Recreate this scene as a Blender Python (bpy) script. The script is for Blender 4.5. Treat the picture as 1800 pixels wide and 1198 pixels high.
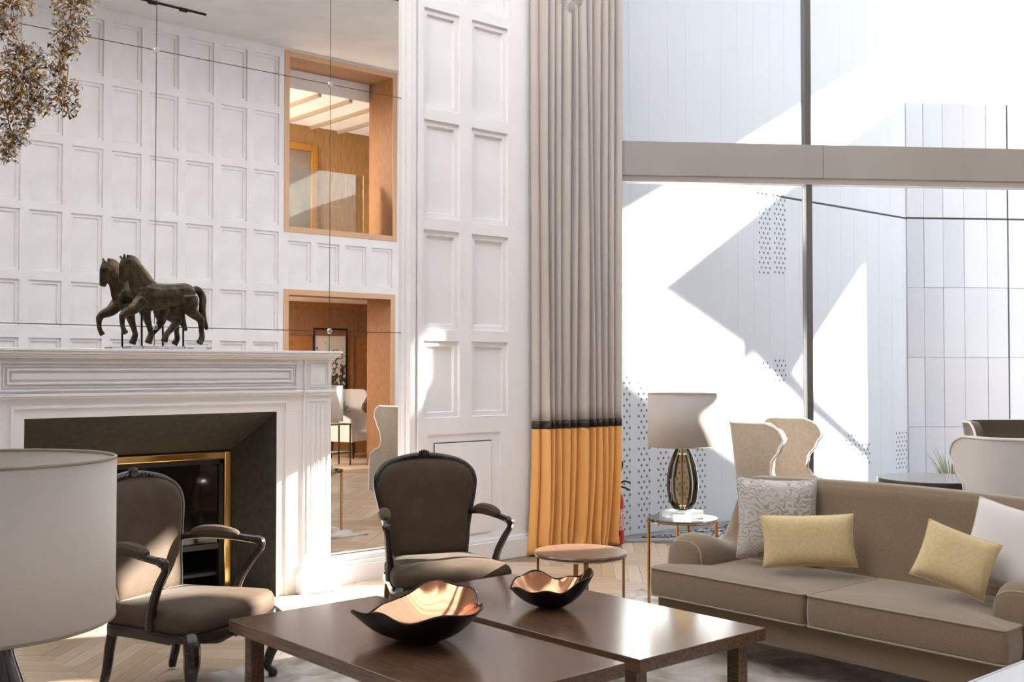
import bpy, bmesh, math, random
from mathutils import Vector, Matrix, geometry
R = math.radians
random.seed(7)
scene = bpy.context.scene
COL = scene.collection
for o in list(bpy.data.objects): bpy.data.objects.remove(o, do_unlink=True)

# ------------------------------------------------------------------ camera
# world: x runs along the fireplace wall, y towards it, z up; the photograph's
# vanishing points give a 39 mm lens turned 41.3 degrees from the wall's normal
F, CX, CY, HOR, H, VPX = 1950., 900., 599., 646., 1.5, 2219.
TILT = math.atan((HOR-CY)/F)
WX, WY = VPX/math.hypot(VPX, F), F/math.hypot(VPX, F)
cam = bpy.data.cameras.new('camera'); cam.sensor_width = 36; cam.lens = 36*F/1800
cam.clip_start = .05; cam.clip_end = 200
camo = bpy.data.objects.new('camera', cam); COL.objects.link(camo)
camo.location = (0, 0, H)
camo.rotation_euler = (math.pi/2+TILT, 0, -math.atan2(WY, WX))
scene.camera = camo
CAM = Vector((0, 0, H))
def ray(x, y):
    a = (x-CX)/F; b = (CY-y)/F
    X = a; Y = math.cos(TILT)-b*math.sin(TILT); Z = math.sin(TILT)+b*math.cos(TILT)
    return Vector((X*WX+Y*WY, -X*WY+Y*WX, Z))
def Pz(x, y, z): r = ray(x, y); return CAM+r*((z-H)/r.z)
def Pv(x, y, v): r = ray(x, y); return CAM+r*(v/r.y)
def Pu(x, y, u): r = ray(x, y); return CAM+r*(u/r.x)
def Pd(x, y, d): return CAM+ray(x, y)*d
def pix(p):
    q = Vector(p)-CAM
    X = q.x*WX-q.y*WY; Y = q.x*WY+q.y*WX
    d = Y*math.cos(TILT)+q.z*math.sin(TILT); u = -Y*math.sin(TILT)+q.z*math.cos(TILT)
    return (CX+F*X/d, CY-F*u/d, d) if d > .01 else (-9999, -9999, d)

# ------------------------------------------------------------------ world, sun, exposure
vs = scene.view_settings
scene.display_settings.display_device = 'sRGB'
vs.view_transform = 'Standard'; vs.look = 'None'; vs.gamma = 1; vs.use_curve_mapping = False
vs.exposure = 0.33
SKY = 1.9
SUN = 29.
wd = bpy.data.worlds.new('sky'); scene.world = wd; wd.use_nodes = True
bg = wd.node_tree.nodes['Background']; bg.inputs[0].default_value = (.80, .89, 1.0, 1); bg.inputs[1].default_value = SKY
SUNDIR = Vector((.908, -.42, .40)).normalized()      # towards the sun
sl = bpy.data.lights.new('sun', 'SUN'); sl.energy = SUN; sl.angle = R(.5); sl.color = (1, .95, .87)
so = bpy.data.objects.new('sun', sl); COL.objects.link(so)
so.rotation_euler = SUNDIR.to_track_quat('Z', 'Y').to_euler(); so.location = (20, -5, 14)

# ------------------------------------------------------------------ mesh helpers
class MB:
    def __init__(s): s.v = []; s.f = []
    def add(s, vs, fs):
        b = len(s.v); s.v += [tuple(p) for p in vs]; s.f += [tuple(i+b for i in q) for q in fs]; return s
    def box(s, x0, x1, y0, y1, z0, z1):
        if x0 > x1: x0, x1 = x1, x0
        if y0 > y1: y0, y1 = y1, y0
        if z0 > z1: z0, z1 = z1, z0
        return s.add([(x0,y0,z0),(x1,y0,z0),(x1,y1,z0),(x0,y1,z0),(x0,y0,z1),(x1,y0,z1),(x1,y1,z1),(x0,y1,z1)],
                     [(0,3,2,1),(4,5,6,7),(0,1,5,4),(1,2,6,5),(2,3,7,6),(3,0,4,7)])
    def obox(s, o, e, n, t0, t1, d0, d1, z0, z1):   # box along direction e from origin o
        P = lambda t, d, z: (o[0]+e[0]*t+n[0]*d, o[1]+e[1]*t+n[1]*d, z)
        return s.add([P(t0,d0,z0),P(t1,d0,z0),P(t1,d1,z0),P(t0,d1,z0),P(t0,d0,z1),P(t1,d0,z1),P(t1,d1,z1),P(t0,d1,z1)],
                     [(0,3,2,1),(4,5,6,7),(0,1,5,4),(1,2,6,5),(2,3,7,6),(3,0,4,7)])
    def tube(s, path, rad, seg=8, closed=False, sq=(1, 1), up=None):
        path = [Vector(p) for p in path]; n = len(path)
        if not hasattr(rad, '__len__'): rad = [rad]*n
        T = []
        for i in range(n):
            a = path[i-1] if (i or closed) else path[i]; b = path[(i+1) % n] if (i < n-1 or closed) else path[i]
            t = (b-a); T.append(t.normalized() if t.length > 1e-9 else Vector((0,0,1)))
        u = Vector(up) if up else (Vector((0,0,1)) if abs(T[0].z) < .9 else Vector((0,1,0)))
        b0 = len(s.v)
        for i in range(n):
            u = (u-T[i]*u.dot(T[i]))
            u = u.normalized() if u.length > 1e-6 else T[i].orthogonal().normalized()
            w = T[i].cross(u)
            for k in range(seg):
                a = 2*math.pi*k/seg
                s.v.append(tuple(path[i]+u*(math.cos(a)*rad[i]*sq[0])+w*(math.sin(a)*rad[i]*sq[1])))
        m = n if closed else n-1
        for i in range(m):
            for k in range(seg):
                a = b0+i*seg+k; b = b0+i*seg+(k+1) % seg; c = b0+((i+1) % n)*seg+(k+1) % seg; d = b0+((i+1) % n)*seg+k
                s.f.append((a, b, c, d))
        if not closed:
            s.f.append(tuple(b0+k for k in reversed(range(seg)))); s.f.append(tuple(b0+(n-1)*seg+k for k in range(seg)))
        return s
    def lathe(s, prof, seg=32, c=(0,0,0), cap=True):
        b0 = len(s.v)
        for r, z in prof:
            for k in range(seg):
                a = 2*math.pi*k/seg; s.v.append((c[0]+r*math.cos(a), c[1]+r*math.sin(a), c[2]+z))
        for i in range(len(prof)-1):
            for k in range(seg):
                s.f.append((b0+i*seg+k, b0+i*seg+(k+1) % seg, b0+(i+1)*seg+(k+1) % seg, b0+(i+1)*seg+k))
        if cap:
            if prof[0][0] > 1e-4: s.f.append(tuple(b0+k for k in reversed(range(seg))))
            if prof[-1][0] > 1e-4: s.f.append(tuple(b0+(len(prof)-1)*seg+k for k in range(seg)))
        return s
    def grid(s, fn, nu, nv, cu=False, cv=False):
        b0 = len(s.v)
        for i in range(nu):
            for j in range(nv): s.v.append(tuple(fn(i/(nu if cu else nu-1), j/(nv if cv else nv-1))))
        for i in range(nu if cu else nu-1):
            for j in range(nv if cv else nv-1):
                a = b0+i*nv+j; b = b0+((i+1) % nu)*nv+j; c = b0+((i+1) % nu)*nv+(j+1) % nv; d = b0+i*nv+(j+1) % nv
                s.f.append((a, b, c, d))
        return s
    def loft(s, poly, levels, crown=0):             # poly: ccw xy points, levels: (inset, z)
        n = len(poly); P = [Vector((p[0], p[1])) for p in poly]; N = []
        for i in range(n):
            a = (P[i]-P[i-1]).normalized(); b = (P[(i+1) % n]-P[i]).normalized()
            na = Vector((-a.y, a.x)); nb = Vector((-b.y, b.x)); m = (na+nb)
            m = m.normalized() if m.length > 1e-6 else na
            N.append(m/max(.5, m.dot(na)))
        b0 = len(s.v)
        for ins, z in levels:
            for i in range(n): q = P[i]+N[i]*ins; s.v.append((q.x, q.y, z))
        for l in range(len(levels)-1):
            for i in range(n):
                s.f.append((b0+l*n+i, b0+l*n+(i+1) % n, b0+(l+1)*n+(i+1) % n, b0+(l+1)*n+i))
        s.f.append(tuple(b0+i for i in reversed(range(n))))
        top = [Vector(s.v[b0+(len(levels)-1)*n+i]) for i in range(n)]; c = sum(top, Vector())/n
        prev = b0+(len(levels)-1)*n
        for k in (.75, .45, .2):
            st = len(s.v)
            for p in top:
                q = c+(p-c)*k; s.v.append((q.x, q.y, q.z+crown*(1-k*k)))
            for i in range(n): s.f.append((prev+i, prev+(i+1) % n, st+(i+1) % n, st+i))
            prev = st
        s.v.append((c.x, c.y, c.z+crown)); ci = len(s.v)-1
        for i in range(n): s.f.append((prev+i, prev+(i+1) % n, ci))
        return s
    def move(s, d): s.v = [(p[0]+d[0], p[1]+d[1], p[2]+d[2]) for p in s.v]; return s
    def mesh(s, name, smooth=35):
        me = bpy.data.meshes.new(name); me.from_pydata(s.v, [], s.f); me.update()
        if smooth:
            me.polygons.foreach_set('use_smooth', [True]*len(me.polygons)); me.set_sharp_from_angle(angle=R(smooth))
        return me
def cr(pts, k=6, closed=False):                     # Catmull-Rom through points
    P = [Vector(p) for p in pts]; n = len(P); out = []
    for i in range(n if closed else n-1):
        g = lambda j: P[j % n] if closed else P[max(0, min(n-1, j))]
        a, b, c, d = g(i-1), g(i), g(i+1), g(i+2)
        for q in range(k):
            t = q/k
            out.append(.5*((2*b)+(c-a)*t+(2*a-5*b+4*c-d)*t*t+(3*b-3*c+d-a)*t**3))
    if not closed: out.append(P[-1])
    return out
def lerp_tab(tab, x):
    if x <= tab[0][0]: return tab[0][1]
    for (a, b), (c, d) in zip(tab, tab[1:]):
        if x <= c: t = (x-a)/(c-a); t = t*t*(3-2*t); return b+(d-b)*t
    return tab[-1][1]
def rrect(a, b, r, n=6, c=(0, 0)):                  # ccw rounded rectangle, half sizes a, b
    out = []
    for sx, sy, a0 in ((1,-1,-90),(1,1,0),(-1,1,90),(-1,-1,180)):
        for k in range(n+1):
            t = R(a0+90*k/n); out.append((c[0]+sx*(a-r)+r*math.cos(t), c[1]+sy*(b-r)+r*math.sin(t)))
    return out

# ------------------------------------------------------------------ object helpers
def link(o): COL.objects.link(o); return o
def tag(o, label=None, cat=None, group=None, kind=None):
    if label: o['label'] = label
    if cat: o['category'] = cat
    if group: o['group'] = group
    if kind: o['kind'] = kind
    return o
def thing(name, label, cat, loc=(0,0,0), rz=0, group=None):
    o = link(bpy.data.objects.new(name, None)); o.location = loc; o.rotation_euler = (0, 0, rz); o.empty_display_size = .1
    return tag(o, label, cat, group)
def obj(name, mb, m, parent=None, world=False, smooth=35, bevel=0, seg=2, kind=None, label=None):
    if world and parent: mb.move(-parent.location)
    o = link(bpy.data.objects.new(name, mb.mesh(name, smooth) if isinstance(mb, MB) else mb)); o.parent = parent
    if m and not o.data.materials: o.data.materials.append(m)
    if bevel:
        b = o.modifiers.new('bevel', 'BEVEL'); b.width = bevel; b.segments = seg; b.limit_method = 'ANGLE'; b.angle_limit = R(40)
    if kind: o['kind'] = kind
    if label: o['label'] = label
    return o
def struct(name, mb, m, parent=None, **k): return obj(name, mb, m, parent, kind=None if parent else 'structure', **k)
def solidify(o, t, off=0): s = o.modifiers.new('solidify', 'SOLIDIFY'); s.thickness = t; s.offset = off; return o
def copy_tree(o, parent=None):
    c = o.copy(); link(c); c.parent = parent
    for ch in list(o.children): copy_tree(ch, c)
    return c

# ------------------------------------------------------------------ materials
def srgb(c):
    if isinstance(c, str): c = tuple(int(c[i:i+2], 16)/255 for i in (0, 2, 4))
    return tuple((x/12.92 if x <= .04045 else ((x+.055)/1.055)**2.4) for x in c)+(1,)
MATS = {}
def M(name, col, rough=.5, metal=0, var=None, vs_=8, bump=0, bs=60, stretch=(1,1,1), sheen=0, coat=0, spec=.5, detail=4, trans=0, ior=1.45, sheen_r=.4):
    m = bpy.data.materials.new(name); m.use_nodes = True; nt = m.node_tree; p = nt.nodes['Principled BSDF']
    p.inputs['Base Color'].default_value = srgb(col); p.inputs['Roughness'].default_value = rough; p.inputs['Metallic'].default_value = metal
    p.inputs['Specular IOR Level'].default_value = spec; p.inputs['Coat Weight'].default_value = coat; p.inputs['Coat Roughness'].default_value = .15
    p.inputs['Transmission Weight'].default_value = trans; p.inputs['IOR'].default_value = ior
    if sheen: p.inputs['Sheen Weight'].default_value = sheen; p.inputs['Sheen Roughness'].default_value = sheen_r; p.inputs['Sheen Tint'].default_value = (1, .97, .92, 1)
    tc = nt.nodes.new('ShaderNodeTexCoord'); mp = nt.nodes.new('ShaderNodeMapping'); nt.links.new(tc.outputs['Object'], mp.inputs[0])
    mp.inputs['Scale'].default_value = stretch
    if var:
        nz = nt.nodes.new('ShaderNodeTexNoise'); nz.inputs['Scale'].default_value = vs_; nz.inputs['Detail'].default_value = detail
        nt.links.new(mp.outputs[0], nz.inputs['Vector'])
        rp = nt.nodes.new('ShaderNodeValToRGB'); rp.color_ramp.elements[0].position = .32; rp.color_ramp.elements[1].position = .68
        rp.color_ramp.elements[0].color = srgb(col); rp.color_ramp.elements[1].color = srgb(var)
        nt.links.new(nz.outputs[0], rp.inputs[0]); nt.links.new(rp.outputs[0], p.inputs['Base Color'])
    if bump:
        nb = nt.nodes.new('ShaderNodeTexNoise'); nb.inputs['Scale'].default_value = bs; nb.inputs['Detail'].default_value = 3
        nt.links.new(mp.outputs[0], nb.inputs['Vector'])
        bp = nt.nodes.new('ShaderNodeBump'); bp.inputs['Strength'].default_value = bump; bp.inputs['Distance'].default_value = .01
        nt.links.new(nb.outputs[0], bp.inputs['Height']); nt.links.new(bp.outputs[0], p.inputs['Normal'])
    MATS[name] = m; return m
white = M('white_paint', 'efedee', .45, var='ebe8e8', vs_=3)
white2 = M('white_coffer_paint', 'f1f0f2', .5, var='e8e6e8', vs_=2.5, bump=.08, bs=12)
plaster = M('ceiling_plaster', 'f6f5f4', .8, var='ebeae8', vs_=2)
extw = M('white_metal_cladding', 'dddfe5', .55)
tile_m = [M('cladding_tint', c, .35) for c in ('d2d4da', 'c7cad1', 'ccd0d6', 'cbcbd2')]
darkm = M('dark_joint', '3a3c40', .6)
hole_m = M('hole_shadow', '7b7f8a', .8)
mirror_m = M('mirror_silver', 'f4f3f2', .004, 1)
steel = M('stud_chrome', 'e6e6e6', .15, 1)
mullm = M('bronze_mullion', '6b6a66', .35, .6)
beamm = M('beam_aluminium', 'a09e99', .45, .2, var='989692', vs_=.8)
slate = M('slate', '3a3831', .55, var='2c2a26', vs_=20, bump=.1, bs=90)
soot = M('soot_black', '17140f', .6)
brass = M('polished_brass', 'efc27c', .12, 1)
bglass = M('black_glass', '0d0b09', .05, spec=.8)
walnut = M('dark_walnut_polish', '2c2018', .27, var='241a13', vs_=14, stretch=(1,1,6), coat=.25, spec=.4)
velvet = M('brown_velvet', '40301f', .75, var='4c3a28', vs_=10, sheen=.12, sheen_r=.3, bump=.05, bs=120)
tablew = M('walnut_table', '745642', .2, var='57402f', vs_=14, stretch=(6,.5,6), coat=.5, detail=4)
tablew2 = M('walnut_side', '8a6a55', .28, var='6f5140', vs_=14, stretch=(6,1,6), coat=.3)
bronze = M('dark_bronze', '2b211b', .3, .55, var='1b1512', vs_=8)
copper = M('copper_lining', 'cd9672', .16, 1, bump=.12, bs=9)
gold = M('gold_leg', 'b98a4e', .22, 1)
sofa_m = M('sofa_wool', '8a745b', .85, var='7d684f', vs_=160, sheen=.7, sheen_r=.5, bump=.15, bs=260)
pipe_m = M('sofa_piping', 'ab9c86', .8)
yel = M('straw_linen', 'e2cb9c', .85, var='d8be8c', vs_=60, sheen=.4, bump=.12, bs=220)
whitecloth = M('ivory_cloth', 'e6e1dc', .85, sheen=.3, bump=.05, bs=100)
shade_m = M('lamp_shade_cream', 'e9e1d7', .85, bump=.06, bs=300)
shade_g = M('lamp_shade_grey', 'c3bab2', .7, bump=.03, bs=300)
shade_rim = M('shade_trim', 'a2947f', .7)
curt_g = M('curtain_grey', 'bfb7b1', .6, var='b2aaa4', vs_=3, stretch=(1,1,.2), sheen=.4)
curt_o = M('curtain_orange', 'ecb067', .55, var='e4a456', vs_=3, stretch=(1,1,.2), sheen=.5)
curt_b = M('curtain_band_black', '2a2522', .45)
bronze_h = M('horse_bronze', '2a2118', .3, .6, var='54452f', vs_=26, bump=.5, bs=45)
clear = M('clear_acrylic', 'eef2f2', .03, trans=.85)
beige = M('wingchair_beige', 'a99e90', .85, var='9f9385', vs_=40, sheen=.4, bump=.06, bs=180)
ivory = M('wingchair_ivory', 'e4dfda', .8, sheen=.3, bump=.05, bs=160)
brownf = M('wingchair_brown', '57483a', .85, sheen=.4, bump=.06, bs=160)
darktop = M('dark_table_top', '6f6a68', .16, coat=.3)
darkedge = M('dark_table_edge', '4a453c', .3, .3)
redm = M('extinguisher_red', 'b5231c', .3, coat=.4)
blackm = M('black_rubber', '17171a', .5)
whitel = M('white_leather', 'e9eaee', .42, var='e2e3e8', vs_=6)
pale_pot = M('white_ceramic', 'e8e6e2', .3)
green = M('leaf_green', '4c6a4c', .5, var='35503b', vs_=12)
palegreen = M('grass_sage', 'a5ad8e', .6)
wood_o = M('oak_lining', '9c7656', .45, var='8a6345', vs_=12, stretch=(3,3,.6), bump=.05, bs=30)
wood_edge = M('oak_lining_edge', 'd9b08c', .45)
wood_b = M('oak_wall_panels', 'b08a58', .5, var='9b7444', vs_=9, stretch=(4,4,.5), detail=6)
terra = M('terracotta_wall', 'b07a4e', .6, var='a06c42', vs_=10)
goldfr = M('gilt_door_frame', 'b07a2c', .4, .3)
gravel_m = M('gravel', '9a9a98', .85, var='5d5d5c', vs_=30)
ground_m = M('gravel_bed', '8a8b8a', .9, var='6a6a6a', vs_=60)
goldleaf = M('gold_leaf', 'b58a45', .3, .8)
darkleaf = M('smoked_leaf', '57554b', .35, .5)
crystal = M('crystal', 'f3efe8', .08, .0, spec=1)
plank_ms = [M('oak_plank', a, .38, var=b, vs_=7, stretch=(1,8,1), coat=.15) for a, b in (('cdb79f', 'c0a88d'), ('c6ae93', 'b79f83'), ('d3bfa9', 'c6b096'), ('bfa88e', 'b2997d'))]

def glass_mat(name, tint, gl=.07, rough=.0):
    m = bpy.data.materials.new(name); m.use_nodes = True; nt = m.node_tree; nt.nodes.clear()
    o = nt.nodes.new('ShaderNodeOutputMaterial'); t = nt.nodes.new('ShaderNodeBsdfTransparent'); g = nt.nodes.new('ShaderNodeBsdfGlossy'); x = nt.nodes.new('ShaderNodeMixShader')
    t.inputs[0].default_value = tint+(1,); g.inputs['Roughness'].default_value = rough
    f = nt.nodes.new('ShaderNodeFresnel'); f.inputs[0].default_value = 1.45
    mu = nt.nodes.new('ShaderNodeMath'); mu.operation = 'MULTIPLY'; mu.inputs[1].default_value = gl*12; mu.use_clamp = True
    nt.links.new(f.outputs[0], mu.inputs[0]); nt.links.new(mu.outputs[0], x.inputs[0])
    nt.links.new(t.outputs[0], x.inputs[1]); nt.links.new(g.outputs[0], x.inputs[2]); nt.links.new(x.outputs[0], o.inputs[0]); return m
winglass = glass_mat('window_glass', (.97, .98, .98), .03)
tableglass = glass_mat('table_glass', (.93, .95, .94), .08)
ambglass = glass_mat('smoked_amber_glass', (.87, .80, .68), .10)
balglass = glass_mat('balustrade_glass', (.86, .89, .86), .12)

def rug_material():
    m = M('rug_wool', 'd8d3cc', .95, bump=.3, bs=300); nt = m.node_tree; p = nt.nodes['Principled BSDF']
    tc = nt.nodes.new('ShaderNodeTexCoord')
    n1 = nt.nodes.new('ShaderNodeTexNoise'); n1.inputs['Scale'].default_value = 3.4; n1.inputs['Detail'].default_value = 8; n1.inputs['Distortion'].default_value = 1.2
    n2 = nt.nodes.new('ShaderNodeTexBrick'); n2.inputs['Scale'].default_value = 2.2; n2.inputs['Mortar Size'].default_value = .05; n2.inputs['Mortar Smooth'].default_value = .8
    n2.inputs['Color1'].default_value = (.52,.52,.52,1); n2.inputs['Color2'].default_value = (.46,.46,.46,1); n2.inputs['Mortar'].default_value = (.50,.50,.50,1)
    ad = nt.nodes.new('ShaderNodeMath'); ad.operation = 'ADD'
    mu = nt.nodes.new('ShaderNodeMath'); mu.operation = 'MULTIPLY'; mu.inputs[1].default_value = .5
    rp = nt.nodes.new('ShaderNodeValToRGB'); e = rp.color_ramp.elements
    e[0].position = .43; e[0].color = srgb('d9d4ce'); e[1].position = .60; e[1].color = srgb('8d7b68')
    k = rp.color_ramp.elements.new(.5); k.color = srgb('c2b8ad')
    nt.links.new(tc.outputs['Object'], n1.inputs['Vector']); nt.links.new(tc.outputs['Object'], n2.inputs['Vector'])
    nt.links.new(n1.outputs[0], ad.inputs[0]); nt.links.new(n2.outputs[0], ad.inputs[1]); nt.links.new(ad.outputs[0], mu.inputs[0])
    nt.links.new(mu.outputs[0], rp.inputs[0]); nt.links.new(rp.outputs[0], p.inputs['Base Color']); return m
rug_m = rug_material()
def paisley_material():
    m = M('paisley_brocade', 'c9c4bd', .55, sheen=.4); nt = m.node_tree; p = nt.nodes['Principled BSDF']
    tc = nt.nodes.new('ShaderNodeTexCoord'); n = nt.nodes.new('ShaderNodeTexNoise'); n.inputs['Scale'].default_value = 7; n.inputs['Detail'].default_value = 1.5
    w = nt.nodes.new('ShaderNodeTexWave'); w.wave_type = 'RINGS'; w.inputs['Scale'].default_value = 16; w.inputs['Distortion'].default_value = 16; w.inputs['Detail'].default_value = 1.5; w.inputs['Detail Scale'].default_value = 1.2
    mx = nt.nodes.new('ShaderNodeMath'); mx.operation = 'MULTIPLY'
    rp = nt.nodes.new('ShaderNodeValToRGB'); rp.color_ramp.elements[0].position = .15; rp.color_ramp.elements[1].position = .5
    rp.color_ramp.elements[0].color = srgb('cdc8c2'); rp.color_ramp.elements[1].color = srgb('a89a8a')
    nt.links.new(tc.outputs['Object'], n.inputs['Vector']); nt.links.new(tc.outputs['Object'], w.inputs['Vector'])
    nt.links.new(n.outputs[0], mx.inputs[0]); nt.links.new(w.outputs[0], mx.inputs[1]); nt.links.new(mx.outputs[0], rp.inputs[0]); nt.links.new(rp.outputs[0], p.inputs['Base Color']); return m
paisley = paisley_material()
def picture_material():
    m = M('ink_picture', 'e6e4e0', .6); nt = m.node_tree; p = nt.nodes['Principled BSDF']
    tc = nt.nodes.new('ShaderNodeTexCoord'); n = nt.nodes.new('ShaderNodeTexNoise'); n.inputs['Scale'].default_value = 14; n.inputs['Detail'].default_value = 6
    sp = nt.nodes.new('ShaderNodeSeparateXYZ'); ma = nt.nodes.new('ShaderNodeMath'); ma.operation = 'MULTIPLY_ADD'; ma.inputs[1].default_value = -.35; 
    rp = nt.nodes.new('ShaderNodeValToRGB'); rp.color_ramp.elements[0].position = .52; rp.color_ramp.elements[1].position = .6
    rp.color_ramp.elements[0].color = srgb('e4e2dd'); rp.color_ramp.elements[1].color = srgb('4a463d')
    nt.links.new(tc.outputs['Object'], n.inputs['Vector']); nt.links.new(tc.outputs['Object'], sp.inputs[0])
    nt.links.new(sp.outputs[2], ma.inputs[0]); nt.links.new(n.outputs[0], ma.inputs[2]); nt.links.new(ma.outputs[0], rp.inputs[0]); nt.links.new(rp.outputs[0], p.inputs['Base Color']); return m
picture_m = picture_material()

# ================================================================== THE SETTING
CEIL = 5.97; MIR = 6.70; WALLY = 6.62; OPP = -.30; VV = 2*MIR-OPP       # VV: distance of the mirrored opposite wall
G0 = Vector((7.05, 6.55)); E1 = Vector((.814, -.58)); N1 = Vector((.58, .814))   # glazing line and its outward normal
XR, XL = 12.0, -4.0
def Pplane(x, y, o):
    r = ray(x, y); return CAM+r*((N1.x*o[0]+N1.y*o[1])/(N1.x*r.x+N1.y*r.y))
def alongwin(x, y=500): p = Pplane(x, y, G0); return (Vector((p.x, p.y))-G0).dot(E1)
def win_y(x): return G0.y-(x-G0.x)*.7125

def in_room(x, y): return XL < x < XR and OPP < y < MIR+.05 and (x < 7.05 or y < win_y(x))
# floor: slab, herringbone planks proud of it
fl = MB().add([(XL,-.5,-.002),(16,-.5,-.002),(16,.17,-.002),(7.12,6.5,-.002),(7.12,7.6,-.002),(XL,7.6,-.002),(XL,-.5,-.2),(16,-.5,-.2),(16,.17,-.2),(7.12,6.5,-.2),(7.12,7.6,-.2),(XL,7.6,-.2)],
              [(0,1,2,3,4,5),(11,10,9,8,7,6),(0,6,7,1),(1,7,8,2),(2,8,9,3),(3,9,10,4),(4,10,11,5),(5,11,6,0)])
floor = struct('floor', fl, M('floor_joint', '8d7862', .6))
RUG = (1.15, 5.62, 1.05, 5.06)
PW, PN = .095, 7
ca, sa = math.cos(R(45)), math.sin(R(45))
near, rest = [], []
for i in range(-90, 110):
    for j in range(-90, 110):
        d = (i-j) % (2*PN)
        if d == 0: w, h = PN, 1
        elif d == 2*PN-1: w, h = 1, PN
        else: continue
        cx, cy = (i+w/2)*PW, (j+h/2)*PW
        x, y = cx*ca-cy*sa+3, cx*sa+cy*ca
        if not (-1 < x < 10.5 and .2 < y and in_room(x, y) and y < 6.56 and (x < 7 or y < win_y(x)-.32)): continue
        px, py, dd = pix((x, y, 0))
        vis = -40 < px < 1840 and 0 < py < 1240 and not (RUG[0]+.3 < x < RUG[1]-.3 and RUG[2]+.3 < y < RUG[3]-.3)
        (near if vis else rest).append((dd, x, y, w > h))
near.sort()
def plank_mesh(mat):
    L, W = PN*PW/2-.0012, PW/2-.0012
    me = MB().box(-L, L, -W, W, -.002, .004).mesh('plank', 0); me.materials.append(mat); return me
pms = [plank_mesh(m) for m in plank_ms]
for k, (dd, x, y, hz) in enumerate(near[:300]):
    o = link(bpy.data.objects.new('plank', random.choice(pms))); o.parent = floor
    o.location = (x, y, 0); o.rotation_euler.z = R(45 if hz else 135)
rb = MB(); mi = []
for dd, x, y, hz in near[300:]+rest:
    a = R(45 if hz else 135); L, W = PN*PW/2-.0012, PW/2-.0012
    c, s = math.cos(a), math.sin(a)
    P = lambda u, v, z: (x+u*c-v*s, y+u*s+v*c, z)
    rb.add([P(-L,-W,.004),P(L,-W,.004),P(L,W,.004),P(-L,W,.004)], [(0,1,2,3)]); mi.append(random.randrange(4))
ro = obj('plank_field', rb, None, floor, smooth=0, kind='stuff')
for m in plank_ms: ro.data.materials.append(m)
ro.data.polygons.foreach_set('material_index', mi)

# panelled walls: stiles and rails as a grid, each coffer a part of its own
def panel_mesh(w, h, mat, sgn, d1=.02, d2=.042, i1=.004, i2=.04):   # sgn: +1 recess runs to +y, -1 to -y
    mb = MB(); lv = [(0, 0), (i1, d1), (i2, d1), (i2+.006, d2)]
    lp = [(-w/2, -h/2), (w/2, -h/2), (w/2, h/2), (-w/2, h/2)]
    b = []
    for ins, d in lv:
        b.append(len(mb.v))
        mb.v += [(x-math.copysign(ins, x), sgn*d, z-math.copysign(ins, z)) for x, z in lp]
    for a, c in zip(b, b[1:]):
        for k in range(4):
            q = (a+k, a+(k+1) % 4, c+(k+1) % 4, c+k); mb.f.append(q if sgn > 0 else q[::-1])
    q = tuple(b[-1]+k for k in range(4)); mb.f.append(q if sgn > 0 else q[::-1])
    me = mb.mesh('panel', 0); me.materials.append(mat); return me
def panelled_wall(name, x0, x1, z0, z1, y, sgn, cells, holes, mat, thick=.1):
    mb = MB(); rects = cells+holes
    X = sorted(set([x0, x1]+[r[0] for r in rects]+[r[1] for r in rects])); Z = sorted(set([z0, z1]+[r[2] for r in rects]+[r[3] for r in rects]))
    X = [v for v in X if x0-1e-6 <= v <= x1+1e-6]; Z = [v for v in Z if z0-1e-6 <= v <= z1+1e-6]
    for a, b in zip(X, X[1:]):
        run = None
        for c, d in zip(Z+[None], Z[1:]+[None]):
            free = c is not None and d is not None and not any(r[0]-1e-6 <= (a+b)/2 <= r[1]+1e-6 and r[2]-1e-6 <= (c+d)/2 <= r[3]+1e-6 for r in rects)
            if free: run = (run[0], d) if run else (c, d)
            elif run: mb.box(a, b, y, y+sgn*thick, *run); run = None
    for r in cells: mb.box(r[0], r[1], y+sgn*.05, y+sgn*thick, r[2], r[3])
    wall = struct(name, mb, mat, smooth=0)
    cache = {}
    for r in cells:
        k = (round(r[1]-r[0], 3), round(r[3]-r[2], 3))
        if k not in cache: cache[k] = panel_mesh(*k, mat, sgn, *((.02, .042) if sgn > 0 else (.028, .049)))
        o = link(bpy.data.objects.new('panel', cache[k])); o.parent = wall; o.location = ((r[0]+r[1])/2, y, (r[2]+r[3])/2)
    return wall
rows = [(1.125, 1.703), (1.787, 2.533), (2.622, 3.359), (3.445, 4.20), (4.29, 5.05), (5.14, 5.86)]
cells = [(a, b, c, d) for a, b in ((4.945, 5.285), (5.405, 5.775)) for c, d in rows]
jib = (4.985, 5.70, .21, 1.0)
wallf = panelled_wall('wall_fireplace', 4.93, 7.10, 0, CEIL, WALLY, 1, cells, [jib], white)
jd = MB().box(jib[0], jib[1], WALLY+.012, WALLY+.09, jib[2], jib[3])
struct('jib_door_frame', jd, white, wallf, smooth=0)
jp = obj('jib_door_leaf', MB().box(5.055, 5.60, WALLY-.002, WALLY+.02, .23, .93), white, wallf, smooth=0, bevel=.003)
gl = MB()
for b in ((5.047, 5.055, .23, .938), (5.60, 5.608, .23, .938), (5.047, 5.608, .93, .938)): gl.box(b[0], b[1], WALLY+.009, WALLY+.0125, b[2], b[3])
obj('door_gap', gl, darkm, wallf, smooth=0)
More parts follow.
